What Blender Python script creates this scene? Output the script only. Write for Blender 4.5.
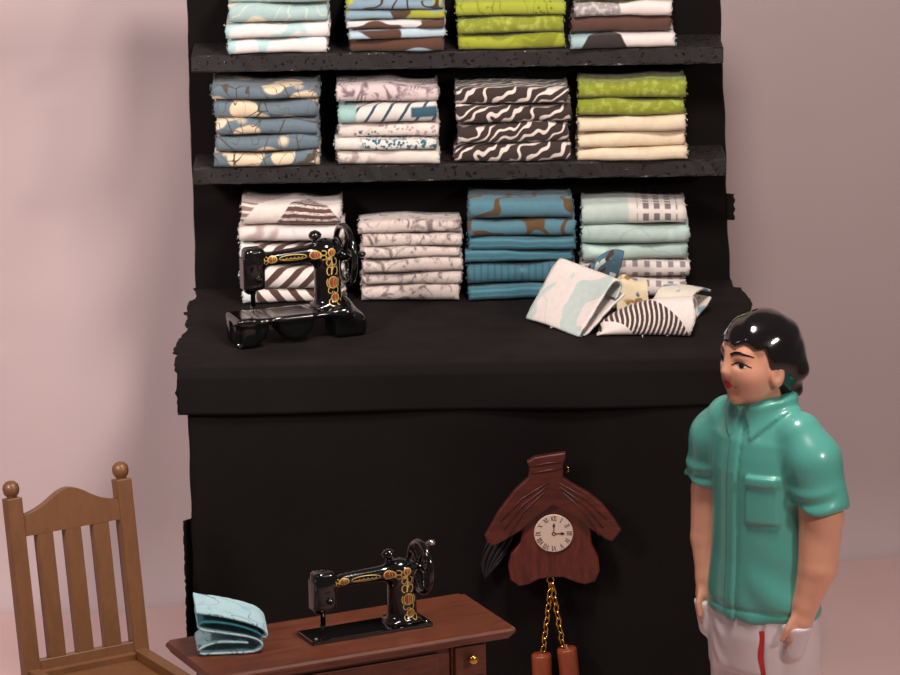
import bpy, bmesh, math, random
import numpy as np
from mathutils import Vector, Matrix
from mathutils.bvhtree import BVHTree

for o in list(bpy.data.objects):
    bpy.data.objects.remove(o)
scene = bpy.context.scene
COL = scene.collection
R = math.radians
rng = random.Random(7)

# ---------------------------------------------------------------- camera
PITCH, ROLL = R(15.0), R(1.0)
cam_d = bpy.data.cameras.new('camera')
cam_d.sensor_width = 36.0
cam_d.lens = 180.0
cam_d.clip_end = 200
cam_d.dof.use_dof = True
cam_d.dof.focus_distance = 14.5
cam_d.dof.aperture_fstop = 5.0
cam = bpy.data.objects.new('camera', cam_d)
COL.objects.link(cam)
fw = Vector((0, math.cos(PITCH), -math.sin(PITCH)))
up0 = Vector((0, math.sin(PITCH), math.cos(PITCH)))
rt0 = Vector((1, 0, 0))
rt = rt0*math.cos(ROLL) - up0*math.sin(ROLL)
up = rt0*math.sin(ROLL) + up0*math.cos(ROLL)
m = Matrix((rt, up, -fw)).transposed().to_4x4()
m.translation = Vector((0, -14.47, 5.26))
cam.matrix_world = m
scene.camera = cam

# ---------------------------------------------------------------- world, lamps, exposure
world = bpy.data.worlds.new('world')
scene.world = world
world.use_nodes = True
world.node_tree.nodes['Background'].inputs[0].default_value = (1.0, 0.89, 0.86, 1)
world.node_tree.nodes['Background'].inputs[1].default_value = 0.10


def area(name, loc, target, size, energy, color, spread=180):
    d = bpy.data.lights.new(name, 'AREA')
    d.shape = 'DISK'
    d.size = size
    d.energy = energy
    d.color = color
    d.spread = R(spread)
    o = bpy.data.objects.new(name, d)
    COL.objects.link(o)
    o.location = loc
    o.rotation_euler = (Vector(target) - Vector(loc)).to_track_quat('-Z', 'Y').to_euler()
    return o


area('key_lamp', (0.65, -1.75, 4.5), (0.1, 0.5, 1.5), 0.8, 128, (1.0, 0.91, 0.85))
area('right_lamp', (3.4, -3.9, 3.5), (0.7, -0.4, 1.2), 0.5, 85, (1.0, 0.88, 0.80))
area('side_lamp', (-3.2, -3.2, 4.0), (-1.5, 1.4, 1.0), 0.9, 44, (1.0, 0.90, 0.87), 70)

vs = scene.view_settings
vs.view_transform = 'Standard'
vs.look = 'None'
vs.gamma = 1.0
vs.use_curve_mapping = False
vs.exposure = 0.0

# ---------------------------------------------------------------- helpers


def lin(c):
    """sRGB 0-255 triple to linear rgba"""
    out = []
    for v in c:
        v = v/255.0
        out.append(v/12.92 if v <= 0.04045 else ((v+0.055)/1.055)**2.4)
    return tuple(out) + (1.0,)


def thing(name, label, cat, loc=(0, 0, 0), rotz=0.0, group=None):
    o = bpy.data.objects.new(name, None)
    o.empty_display_size = 0.1
    COL.objects.link(o)
    o.location = loc
    o.rotation_euler = (0, 0, rotz)
    return tag(o, label, cat, group)


def tag(o, label, cat, group=None, kind=None):
    o['label'] = label
    o['category'] = cat
    if group:
        o['group'] = group
    if kind:
        o['kind'] = kind
    return o


def mesh_obj(name, verts, faces, mat, parent=None, smooth=False, uvs=None, loc=None, rot=None):
    me = bpy.data.meshes.new(name)
    me.from_pydata([tuple(v) for v in verts], [], [tuple(f) for f in faces])
    if uvs is not None:
        lay = me.uv_layers.new(name='UVMap')
        idx = np.empty(len(me.loops), dtype=np.int32)
        me.loops.foreach_get('vertex_index', idx)
        lay.data.foreach_set('uv', np.asarray(uvs, dtype=np.float32)[idx].ravel())
    if smooth:
        me.polygons.foreach_set('use_smooth', [True]*len(me.polygons))
    if mat is not None:
        me.materials.append(mat)
    me.update()
    o = bpy.data.objects.new(name, me)
    COL.objects.link(o)
    if parent is not None:
        o.parent = parent
    if loc is not None:
        o.location = loc
    if rot is not None:
        o.rotation_euler = rot
    return o


def bm_obj(name, bm, mat, parent=None, smooth=False, loc=None, rot=None):
    me = bpy.data.meshes.new(name)
    bmesh.ops.recalc_face_normals(bm, faces=bm.faces)
    bm.to_mesh(me)
    bm.free()
    if smooth:
        me.polygons.foreach_set('use_smooth', [True]*len(me.polygons))
    if mat is not None:
        me.materials.append(mat)
    o = bpy.data.objects.new(name, me)
    COL.objects.link(o)
    if parent is not None:
        o.parent = parent
    if loc is not None:
        o.location = loc
    if rot is not None:
        o.rotation_euler = rot
    return o


def add_box(bm, c, h, bevel=0.0, seg=2, M=None):
    """axis-aligned box: centre c, half sizes h, optional bevel"""
    b = bmesh.new()
    bmesh.ops.create_cube(b, size=2.0)
    for v in b.verts:
        v.co = Vector((v.co.x*h[0], v.co.y*h[1], v.co.z*h[2]))
    if bevel > 0:
        bmesh.ops.bevel(b, geom=list(b.edges), offset=bevel, segments=seg, affect='EDGES', profile=0.6)
    for v in b.verts:
        v.co = v.co + Vector(c)
        if M is not None:
            v.co = M @ v.co
    merge(bm, b)


def merge(bm, b):
    mp = {}
    for v in b.verts:
        mp[v] = bm.verts.new(v.co)
    for f in b.faces:
        try:
            bm.faces.new([mp[v] for v in f.verts])
        except ValueError:
            pass
    b.free()


def box(name, c, h, mat, parent=None, bevel=0.004, seg=2, rot=None):
    bm = bmesh.new()
    add_box(bm, (0, 0, 0), h, bevel, seg)
    return bm_obj(name, bm, mat, parent, False, c, rot)


def add_lathe(bm, prof, seg=20, axis='Z', origin=(0, 0, 0)):
    rings = []
    for r, z in prof:
        ring = []
        for i in range(seg):
            a = 2*math.pi*i/seg
            p = (r*math.cos(a), r*math.sin(a), z)
            if axis == 'X':
                p = (z, p[0], p[1])
            elif axis == 'Y':
                p = (p[0], z, p[1])
            ring.append(bm.verts.new(Vector(p)+Vector(origin)))
        rings.append(ring)
    for a, b in zip(rings[:-1], rings[1:]):
        for i in range(seg):
            j = (i+1) % seg
            bm.faces.new((a[i], a[j], b[j], b[i]))
    bm.faces.new(rings[0][::-1])
    bm.faces.new(rings[-1])


def lathe(name, prof, mat, parent=None, seg=20, axis='Z', loc=None, rot=None):
    bm = bmesh.new()
    add_lathe(bm, prof, seg, axis)
    return bm_obj(name, bm, mat, parent, True, loc, rot)


def add_tube(bm, pts, r, seg=6, closed=False):
    pts = [Vector(p) for p in pts]
    n = len(pts)
    rings = []
    rad = r if isinstance(r, (list, tuple)) else [r]*n
    prev = None
    for i, p in enumerate(pts):
        if closed:
            t = pts[(i+1) % n]-pts[i-1]
        else:
            t = pts[min(i+1, n-1)]-pts[max(i-1, 0)]
        t.normalize()
        if prev is None:
            a = t.orthogonal().normalized()
        else:
            a = (prev - t*prev.dot(t))
            a = a.normalized() if a.length > 1e-6 else t.orthogonal().normalized()
        prev = a
        b = t.cross(a)
        rings.append([bm.verts.new(p+(a*math.cos(2*math.pi*k/seg)+b*math.sin(2*math.pi*k/seg))*rad[i]) for k in range(seg)])
    rr = list(zip(rings[:-1], rings[1:]))
    if closed:
        rr.append((rings[-1], rings[0]))
    for A, B in rr:
        for k in range(seg):
            j = (k+1) % seg
            bm.faces.new((A[k], A[j], B[j], B[k]))
    if not closed:
        bm.faces.new(rings[0][::-1])
        bm.faces.new(rings[-1])


def tube(name, pts, r, mat, parent=None, seg=8, closed=False):
    bm = bmesh.new()
    add_tube(bm, pts, r, seg, closed)
    return bm_obj(name, bm, mat, parent, True)


def prism_xz(name, outline, y0, y1, mat, parent=None, bevel=0.006, loc=None, rot=None):
    """outline in (x,z), extruded from y0 (front) to y1"""
    bm = bmesh.new()
    vsx = [bm.verts.new((x, y0, z)) for x, z in outline]
    f = bm.faces.new(vsx)
    bmesh.ops.recalc_face_normals(bm, faces=bm.faces)
    ret = bmesh.ops.extrude_face_region(bm, geom=[f])
    for v in [g for g in ret['geom'] if isinstance(g, bmesh.types.BMVert)]:
        v.co.y = y1
    if bevel > 0:
        ed = [e for e in bm.edges if abs(e.verts[0].co.y-y0) < 1e-6 and abs(e.verts[1].co.y-y0) < 1e-6]
        bmesh.ops.bevel(bm, geom=ed, offset=bevel, segments=3, affect='EDGES', profile=0.5)
    return bm_obj(name, bm, mat, parent, False, loc, rot)


# ---- signed distance shapes polygonised with surface nets
def sd_cap(P, a, b, ra, rb):
    a = np.array(a, float)
    b = np.array(b, float)
    ab = b-a
    t = np.clip(((P-a)@ab)/(ab@ab), 0, 1)
    d = np.linalg.norm(P-a-t[:, None]*ab, axis=1)
    return d-(ra+(rb-ra)*t)


def sd_ell(P, c, r):
    q = P-np.array(c, float)
    r = np.array(r, float)
    k0 = np.linalg.norm(q/r, axis=1)
    k1 = np.linalg.norm(q/(r*r), axis=1)+1e-9
    return k0*(k0-1)/k1


def sd_box(P, c, h, r=0.0):
    q = np.abs(P-np.array(c, float))-(np.array(h, float)-r)
    return np.linalg.norm(np.maximum(q, 0), axis=1)+np.minimum(q.max(axis=1), 0)-r


def smin(a, b, k):
    h = np.clip(0.5+0.5*(b-a)/k, 0, 1)
    return b*(1-h)+a*h-k*h*(1-h)


def smax(a, b, k):
    return -smin(-a, -b, k)


def sstep(x, a, b):
    t = np.clip((x-a)/(b-a), 0, 1)
    return t*t*(3-2*t)


def surfnets(fn, lo, hi, h):
    lo = np.array(lo, float)
    hi = np.array(hi, float)
    n = np.ceil((hi-lo)/h).astype(int)+1
    gx, gy, gz = [lo[i]+h*np.arange(n[i]) for i in range(3)]
    G = np.stack(np.meshgrid(gx, gy, gz, indexing='ij'), -1).reshape(-1, 3)
    V = np.empty(len(G))
    for s in range(0, len(G), 400000):
        V[s:s+400000] = fn(G[s:s+400000])
    V = V.reshape(n)
    cn = n-1
    cnt = np.zeros(cn)
    acc = np.zeros(tuple(cn)+(3,))
    offs = [(i, j, k) for i in (0, 1) for j in (0, 1) for k in (0, 1)]

    def sub(o):
        return V[o[0]:o[0]+cn[0], o[1]:o[1]+cn[1], o[2]:o[2]+cn[2]]
    for a in offs:
        for ax in range(3):
            if a[ax] == 0:
                b = list(a)
                b[ax] = 1
                va, vb = sub(a), sub(b)
                cr = (va < 0) != (vb < 0)
                den = np.where(cr, va-vb, 1.0)
                t = np.where(cr, va/den, 0.0)
                cnt += cr
                for c in range(3):
                    acc[..., c] += np.where(cr, a[c]+(t if c == ax else 0.0), 0.0)
    act = cnt > 0
    ids = -np.ones(tuple(cn), int)
    ids[act] = np.arange(act.sum())
    I = np.argwhere(act)
    verts = lo+h*(I+acc[act]/cnt[act][:, None])
    faces = []
    for ax in range(3):
        b1, b2 = (ax+1) % 3, (ax+2) % 3
        sl0 = [slice(None)]*3
        sl1 = [slice(None)]*3
        sl0[ax] = slice(0, n[ax]-1)
        sl1[ax] = slice(1, n[ax])
        for b in (b1, b2):
            sl0[b] = slice(1, n[b]-1)
            sl1[b] = slice(1, n[b]-1)
        A, B = V[tuple(sl0)], V[tuple(sl1)]
        for sgn in (0, 1):
            E = np.argwhere(((A < 0) & (B >= 0)) if sgn == 0 else ((A >= 0) & (B < 0)))
            if len(E) == 0:
                continue
            E = E.copy()
            E[:, b1] += 1
            E[:, b2] += 1
            q = []
            for d1, d2 in ((-1, -1), (0, -1), (0, 0), (-1, 0)):
                c = E.copy()
                c[:, b1] += d1
                c[:, b2] += d2
                q.append(ids[c[:, 0], c[:, 1], c[:, 2]])
            q = np.stack(q, 1)
            faces.append(q if sgn == 0 else q[:, ::-1])
    return verts, np.concatenate(faces)


def sdf_obj(name, fn, lo, hi, h, mat, parent=None):
    v, f = surfnets(fn, lo, hi, h)
    return mesh_obj(name, v.tolist(), f.tolist(), mat, parent, True)


# ---- thin painted marks laid on a curved surface
def project_mark(bvh, pts2d, faces, plane, direction, lift, back=1.0):
    """pts2d mapped by plane() to 3D points in front of the surface, cast along direction"""
    out = []
    d = Vector(direction).normalized()
    for p in pts2d:
        o = Vector(plane(*p))
        hit, nrm, idx, dist = bvh.ray_cast(o, d)
        out.append(hit - d*lift if hit is not None else o)
    return out


def mark_fan(cx, cz, rx, rz, n=20, rings=3, rot=0.0):
    pts = [(cx, cz)]
    faces = []
    cr, sr = math.cos(rot), math.sin(rot)
    for k in range(1, rings+1):
        for i in range(n):
            a = 2*math.pi*i/n
            x, z = rx*k/rings*math.cos(a), rz*k/rings*math.sin(a)
            pts.append((cx+x*cr-z*sr, cz+x*sr+z*cr))
    for i in range(n):
        faces.append((0, 1+i, 1+(i+1) % n))
    for k in range(1, rings):
        a, b = 1+(k-1)*n, 1+k*n
        for i in range(n):
            j = (i+1) % n
            faces.append((a+i, b+i, b+j, a+j))
    return pts, faces


def mark_ribbon(path, w):
    """path list of (x,z); w a width or list"""
    if len(path) < 8:
        w0 = w if isinstance(w, (list, tuple)) else [w]*len(path)
        tt = np.linspace(0, len(path)-1, 16)
        k = np.arange(len(path))
        path, w = list(zip(np.interp(tt, k, [p[0] for p in path]), np.interp(tt, k, [p[1] for p in path]))), list(np.interp(tt, k, w0))
    pts, faces = [], []
    n = len(path)
    ww = w if isinstance(w, (list, tuple)) else [w]*n
    for i, (x, z) in enumerate(path):
        x0, z0 = path[max(i-1, 0)]
        x1, z1 = path[min(i+1, n-1)]
        tx, tz = x1-x0, z1-z0
        L = math.hypot(tx, tz) or 1
        nx, nz = -tz/L, tx/L
        pts += [(x+nx*ww[i]/2, z+nz*ww[i]/2), (x-nx*ww[i]/2, z-nz*ww[i]/2)]
    for i in range(n-1):
        faces.append((2*i, 2*i+1, 2*i+3, 2*i+2))
    return pts, faces


def join_marks(lst):
    P, F = [], []
    for p, f in lst:
        k = len(P)
        P += p
        F += [tuple(i+k for i in q) for q in f]
    return P, F


def arc(cx, cz, rx, rz, a0, a1, n=12):
    return [(cx+rx*math.cos(R(a0+(a1-a0)*i/n)), cz+rz*math.sin(R(a0+(a1-a0)*i/n))) for i in range(n+1)]


# ---------------------------------------------------------------- materials
class NT:
    def __init__(self, name):
        self.mat = bpy.data.materials.new(name)
        self.mat.use_nodes = True
        self.t = self.mat.node_tree
        self.b = self.t.nodes['Principled BSDF']

    def n(self, typ, **kw):
        nd = self.t.nodes.new(typ)
        for k, v in kw.items():
            setattr(nd, k, v)
        return nd

    def put(self, sock, v):
        if hasattr(v, 'is_output'):
            self.t.links.new(v, sock)
        else:
            sock.default_value = v

    def math(self, op, a, b=0.0, c=0.0):
        nd = self.n('ShaderNodeMath', operation=op)
        self.put(nd.inputs[0], a)
        self.put(nd.inputs[1], b)
        self.put(nd.inputs[2], c)
        return nd.outputs[0]

    def step(self, x, lo, hi):
        nd = self.n('ShaderNodeMapRange', interpolation_type='SMOOTHSTEP')
        self.put(nd.inputs['Value'], x)
        nd.inputs['From Min'].default_value = lo
        nd.inputs['From Max'].default_value = hi
        return nd.outputs['Result']

    def mix(self, fac, a, b):
        nd = self.n('ShaderNodeMix', data_type='RGBA')
        self.put(nd.inputs['Factor'], fac)
        self.put(nd.inputs['A'], a)
        self.put(nd.inputs['B'], b)
        return nd.outputs['Result']

    def coord(self, which='UV', scale=(1, 1, 1), rot=(0, 0, 0), loc=(0, 0, 0)):
        tc = self.n('ShaderNodeTexCoord')
        mp = self.n('ShaderNodeMapping')
        self.t.links.new(tc.outputs[which], mp.inputs[0])
        mp.inputs['Scale'].default_value = scale
        mp.inputs['Rotation'].default_value = rot
        mp.inputs['Location'].default_value = loc
        return mp.outputs[0]

    def noise(self, vec, scale, detail=2, rough=0.5, dist=0.0):
        nd = self.n('ShaderNodeTexNoise')
        self.put(nd.inputs['Vector'], vec)
        nd.inputs['Scale'].default_value = scale
        nd.inputs['Detail'].default_value = detail
        nd.inputs['Roughness'].default_value = rough
        nd.inputs['Distortion'].default_value = dist
        return nd.outputs['Fac']

    def voro(self, vec, scale, feature='F1', rand=1.0):
        nd = self.n('ShaderNodeTexVoronoi', feature=feature)
        self.put(nd.inputs['Vector'], vec)
        nd.inputs['Scale'].default_value = scale
        nd.inputs['Randomness'].default_value = rand
        return nd.outputs['Distance']

    def wave(self, vec, scale, dist=0.0, detail=2, dscale=1.0, direction='X'):
        nd = self.n('ShaderNodeTexWave', bands_direction=direction)
        self.put(nd.inputs['Vector'], vec)
        nd.inputs['Scale'].default_value = scale
        nd.inputs['Distortion'].default_value = dist
        nd.inputs['Detail'].default_value = detail
        nd.inputs['Detail Scale'].default_value = dscale
        return nd.outputs['Fac']

    def bump(self, h, strength=0.3, dist=0.01):
        nd = self.n('ShaderNodeBump')
        self.put(nd.inputs['Height'], h)
        nd.inputs['Strength'].default_value = strength
        nd.inputs['Distance'].default_value = dist
        self.t.links.new(nd.outputs[0], self.b.inputs['Normal'])

    def color(self, c):
        self.put(self.b.inputs['Base Color'], c)

    def set(self, **kw):
        for k, v in kw.items():
            self.put(self.b.inputs[k.replace('_', ' ')], v)
        return self


def plain(name, c, rough=0.5, var=0.08, vscale=6.0, bump=0.0, bscale=60.0, **kw):
    q = NT(name)
    v = q.coord('Object')
    n1 = q.noise(v, vscale, 3)
    col = lin(c)
    dark = tuple(x*(1-var*2) for x in col[:3])+(1,)
    lite = tuple(min(1, x*(1+var*2)) for x in col[:3])+(1,)
    q.color(q.mix(n1, dark, lite))
    q.set(Roughness=rough, **kw)
    if bump:
        q.bump(q.noise(v, bscale, 3), bump, 0.004)
    return q.mat


def wood(name, c1, c2, rough=0.35, scale=9.0, axis='X', coat=0.2):
    q = NT(name)
    sc = (1.0, 6.0, 6.0) if axis == 'X' else ((6.0, 6.0, 1.0) if axis == 'Z' else (6.0, 1.0, 6.0))
    v = q.coord('Object', scale=sc)
    g = q.noise(v, scale, 5, 0.6, 1.2)
    g2 = q.noise(v, scale*7, 2, 0.5)
    f = q.step(q.math('ADD', q.math('MULTIPLY', g, 0.75), q.math('MULTIPLY', g2, 0.25)), 0.3, 0.7)
    q.color(q.mix(f, lin(c1), lin(c2)))
    q.set(Roughness=rough)
    q.b.inputs['Coat Weight'].default_value = coat
    q.b.inputs['Coat Roughness'].default_value = 0.25
    q.bump(g2, 0.08, 0.003)
    return q.mat


def fabric(name, base, layers, rough=0.9, weave=1.0):
    """cloth print: base colour, then layers of (mask builder, colour) over it, woven bump"""
    q = NT(name)
    cur = lin(base)
    for mk, c in layers:
        cur = q.mix(mk(q), cur, lin(c))
    n = q.noise(q.coord('UV'), 40, 3)
    n = q.math('MULTIPLY_ADD', n, 0.22, 0.87)
    hsv = q.n('ShaderNodeHueSaturation')
    q.put(hsv.inputs['Value'], n)
    q.put(hsv.inputs['Color'], cur)
    q.color(hsv.outputs[0])
    q.set(Roughness=rough)
    q.b.inputs['Sheen Weight'].default_value = 0.15
    w1 = q.wave(q.coord('UV'), 55, 0.4, 1, 3.0, 'X')
    w2 = q.wave(q.coord('UV'), 55, 0.4, 1, 3.0, 'Y')
    w = q.math('ADD', w1, w2)
    w = q.math('ADD', w, q.math('MULTIPLY', q.noise(q.coord('UV'), 25, 2), 3.0))
    q.bump(w, 0.10*weave, 0.004)
    return q.mat


# mask builders over cloth UV (metres)
def m_noise(s, lo, hi, detail=1, dist=0.0, off=0.0, sy=1.0):
    return lambda q: q.step(q.noise(q.coord('UV', (1, sy, 1), loc=(off, off*0.7, 0)), s, detail, 0.5, dist), lo, hi)


def m_contour(s, w, off=0.0, lev=0.5, dist=0.4):
    def f(q):
        n = q.noise(q.coord('UV', loc=(off, off, 0)), s, 1, 0.5, dist)
        return q.math('SUBTRACT', 1.0, q.step(q.math('ABSOLUTE', q.math('SUBTRACT', n, lev)), w*0.6, w))
    return f


def m_blob(s, thr, rand=1.0, off=0.0, sy=1.0):
    return lambda q: q.math('SUBTRACT', 1.0, q.step(q.voro(q.coord('UV', (1, sy, 1), loc=(off, off, 0)), s, 'F1', rand), thr-0.03, thr+0.02))


def m_edge(s, thr, off=0.0):
    return lambda q: q.math('SUBTRACT', 1.0, q.step(q.voro(q.coord('UV', loc=(off, off, 0)), s, 'DISTANCE_TO_EDGE'), thr*0.6, thr))


def m_wave(s, lo, hi, rot=0.0, dist=0.0, detail=1, dscale=1.0, off=0.0):
    return lambda q: q.step(q.wave(q.coord('UV', rot=(0, 0, rot), loc=(off, off, 0)), s, dist, detail, dscale), lo, hi)


def m_and(*ms):
    def f(q):
        r = ms[0](q)
        for k in ms[1:]:
            r = q.math('MULTIPLY', r, k(q))
        return r
    return f


def m_or(*ms):
    def f(q):
        r = ms[0](q)
        for k in ms[1:]:
            r = q.math('MAXIMUM', r, k(q))
        return r
    return f


def m_uv(fn):
    """fn(q,u,v) -> socket"""
    def f(q):
        sp = q.n('ShaderNodeSeparateXYZ')
        q.put(sp.inputs[0], q.coord('UV'))
        return fn(q, sp.outputs[0], sp.outputs[1])
    return f


def m_range(axis, lo, hi, soft=0.004):
    def f(q):
        sp = q.n('ShaderNodeSeparateXYZ')
        q.put(sp.inputs[0], q.coord('UV'))
        s = sp.outputs[axis]
        return q.math('MULTIPLY', q.step(s, lo-soft, lo+soft), q.math('SUBTRACT', 1.0, q.step(s, hi-soft, hi+soft)))
    return f


def m_tri(cu, v0, half, height):
    """triangle standing on v0 with apex at v0+height"""
    def f(q, u, v):
        t = q.math('DIVIDE', q.math('SUBTRACT', v, v0), height)
        w = q.math('MULTIPLY', q.math('SUBTRACT', 1.0, t), half)
        a = q.step(q.math('SUBTRACT', w, q.math('ABSOLUTE', q.math('SUBTRACT', u, cu))), -0.002, 0.003)
        return q.math('MULTIPLY', a, q.step(t, -0.02, 0.02))
    return m_uv(f)


def m_chev(period, thr, flip=1.0, centre=0.18, slope=1.0):
    def f(q, u, v):
        a = q.math('ABSOLUTE', q.math('SUBTRACT', u, centre))
        s = q.math('DIVIDE', q.math('ADD', a, q.math('MULTIPLY', v, slope*flip)), period)
        return q.step(q.math('FRACT', q.math('ADD', s, 20.0)), thr-0.03, thr+0.03)
    return m_uv(f)


WHITE = (226, 214, 208)
CREAM = (222, 200, 172)
LIME = (150, 158, 44)
SLATE = (98, 114, 124)
BROWN = (62, 40, 32)
TEAL = (54, 120, 140)
AQUA = (158, 196, 190)
F = {}
F['white_teal'] = fabric('white_teal_cloth', (226, 218, 214), [(m_noise(9, 0.53, 0.58), (176, 204, 204))])
F['aqua_cream'] = fabric('aqua_cream_cloth', (164, 188, 186), [(m_and(m_blob(6.5, 0.42), m_noise(10, 0.42, 0.48)), (224, 214, 188)), (m_contour(12, 0.02), (200, 208, 190))])
F['brown_blue'] = fabric('brown_blue_cloth', (84, 52, 36), [(m_blob(5.5, 0.36, sy=1.7), (168, 190, 202))])
F['blue_brown'] = fabric('blue_brown_cloth', (176, 194, 204), [(m_noise(8, 0.54, 0.57, off=2.0), (80, 52, 38))])
F['white_brown'] = fabric('white_brown_cloth', (88, 58, 42), [(m_noise(6, 0.50, 0.53, off=0.8, sy=3.0), (206, 202, 202))])
F['lime_blue'] = fabric('lime_blue_cloth', (156, 156, 52), [(m_noise(9, 0.54, 0.57, off=5.0), (132, 156, 170)), (m_noise(12, 0.62, 0.65, off=9.0), (76, 52, 34))])
F['blue_lime'] = fabric('blue_lime_cloth', (128, 150, 166), [(m_noise(10, 0.56, 0.59, off=3.0), (170, 172, 60)), (m_contour(8, 0.025, 4.0), (70, 48, 34))])
F['lime_two'] = fabric('lime_two_cloth', (152, 158, 42), [(m_noise(5, 0.5, 0.53, off=1.2), (124, 130, 28)), (m_contour(9, 0.012), (140, 146, 20))])
F['lime_mottle'] = fabric('lime_mottle_cloth', (132, 140, 36), [(m_noise(40, 0.45, 0.7, 4), (166, 172, 78))])
F['lime_leaf'] = fabric('lime_leaf_cloth', (158, 164, 50), [(m_contour(11, 0.014, 3.0), (128, 136, 18)), (m_and(m_blob(60, 0.3), m_noise(9, 0.55, 0.6)), (120, 126, 20))])
F['bold'] = fabric('bold_black_cloth', (46, 36, 34), [
    (m_uv(lambda q, u, v: q.step(q.math('SUBTRACT', u, q.math('MULTIPLY', v, -0.5)), 0.178, 0.184)), (220, 208, 204)),
    (m_uv(lambda q, u, v: q.math('SUBTRACT', 1.0, q.step(q.math('SUBTRACT', u, q.math('MULTIPLY', v, 0.6)), 0.045, 0.051))), (156, 182, 184))])
F['brown'] = fabric('brown_plain_cloth', (84, 54, 42), [(m_noise(30, 0.5, 0.8, 3), (80, 50, 40))])
F['silver'] = fabric('silver_grey_cloth', (150, 140, 138), [(m_noise(60, 0.45, 0.6, 4), (196, 188, 186)), (m_noise(7, 0.52, 0.55, off=6.0), (222, 208, 204))], rough=0.6)
F['slate'] = fabric('slate_flower_cloth', SLATE, [(m_blob(8.0, 0.46, 0.8), (226, 202, 172)), (m_blob(6.0, 0.33, 0.9, 3.1, 1.5), (222, 196, 166)), (m_edge(6.0, 0.012, 0.3), (74, 66, 58)), (m_contour(13, 0.008, 3.3), (82, 70, 56))])
F['mauve'] = fabric('mauve_marble_cloth', (210, 190, 188), [(m_noise(13, 0.52, 0.64, 4, 1.5, 2.0), (128, 108, 112)), (m_and(m_wave(26, 0.55, 0.75, 0.25, 3.0, 2), m_noise(7, 0.5, 0.56, off=4)), (92, 78, 82))])
F['aqua_navy'] = fabric('aqua_navy_cloth', (214, 206, 200), [
    (m_range(0, -0.1, 0.06), (150, 186, 180)),
    (m_uv(lambda q, u, v: q.math('MULTIPLY', q.step(q.math('FRACT', q.math('MULTIPLY', q.math('SUBTRACT', u, q.math('MULTIPLY', v, 0.7)), 17.0)), 0.78, 0.82), q.step(u, 0.055, 0.065))), (52, 74, 90)),
    (m_and(m_range(0, 0.25, 0.34), m_range(1, -0.02, 0.012)), (48, 84, 100))])
F['pink_dots'] = fabric('pink_dotted_cloth', (222, 206, 198), [(m_and(m_blob(70, 0.36), m_range(0, 0.10, 0.6, 0.04)), (176, 152, 152)), (m_and(m_blob(55, 0.36, off=2), m_range(1, -0.3, -0.006), m_range(0, 0.05, 0.14, 0.02)), (54, 92, 112))])
F['teal_dots'] = fabric('teal_dotted_cloth', (216, 210, 202), [(m_and(m_or(m_blob(75, 0.40), m_noise(60, 0.56, 0.60, 2)), m_range(0, 0.09, 0.6, 0.02)), (50, 98, 116))])
F['cream_grey'] = fabric('cream_grey_cloth', (216, 204, 194), [(m_and(m_noise(26, 0.46, 0.62, 4), m_range(0, -0.1, 0.12, 0.03)), (164, 146, 142))])
F['zebra'] = fabric('zebra_cloth', (54, 38, 34), [(m_wave(9.5, 0.76, 0.84, 1.0, 9.0, 1, 1.5), (222, 206, 196))])
F['cream'] = fabric('cream_cloth', (224, 204, 176), [(m_noise(12, 0.5, 0.8, 3), (212, 188, 158))])
F['brown_tri'] = fabric('brown_triangle_cloth', (222, 208, 200), [
    (m_and(m_tri(0.235, -0.055, 0.13, 0.17), m_or(m_wave(14, 0.25, 0.5, math.pi/2, 0.6, 2, 3.0), m_noise(70, 0.5, 0.6, 3, sy=6.0))), (92, 62, 54)),
    (m_and(m_uv(lambda q, u, v: q.step(q.math('SUBTRACT', q.math('ADD', 0.03, q.math('MULTIPLY', v, 0.9)), u), -0.004, 0.004)), m_wave(16, 0.2, 0.5, math.pi/2, 0.6, 2, 3.0)), (140, 112, 104))])
F['white_grey'] = fabric('white_grey_cloth', (222, 208, 204), [(m_noise(8, 0.5, 0.6, 2), (178, 156, 152)), ])
F['chevron'] = fabric('brown_chevron_cloth', (222, 210, 202), [(m_chev(0.066, 0.54, 1.0, 0.30), (78, 50, 42)), (m_range(0, -0.1, 0.045), (214, 218, 212))])
F['chevron_down'] = fabric('brown_chevron_down_cloth', (222, 210, 202), [(m_chev(0.066, 0.54, -1.0, 0.30), (78, 50, 42)), (m_range(0, -0.1, 0.045), (214, 218, 212))])
F['grey_marble'] = fabric('grey_marble_cloth', (208, 192, 184), [(m_noise(18, 0.50, 0.68, 5, 2.0), (120, 104, 104)), (m_noise(44, 0.6, 0.72, 3, 1.0, 5.0), (146, 130, 128))])
F['teal_swirl'] = fabric('teal_swirl_cloth', (80, 122, 136), [(m_contour(6.5, 0.030, 1.3, 0.5, 0.2), (92, 66, 36)), (m_noise(8, 0.66, 0.68, off=5.7), (92, 66, 36))])
F['teal_dark'] = fabric('teal_dark_cloth', (48, 98, 120), [(m_contour(6.0, 0.04, 8.1), (30, 50, 62))])
F['teal_stripe'] = fabric('teal_striped_cloth', (62, 106, 119), [(m_uv(lambda q, u, v: q.step(q.math('FRACT', q.math('MULTIPLY', u, 42.0)), 0.55, 0.8)), (46, 92, 110)), (m_noise(20, 0.6, 0.8, 3), (96, 132, 144))])
F['teal'] = fabric('teal_plain_cloth', (60, 104, 117), [(m_wave(18, 0.5, 0.9, math.pi/2, 1.0), (72, 126, 142)), (m_noise(24, 0.6, 0.8, 4), (40, 92, 112))])
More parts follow.
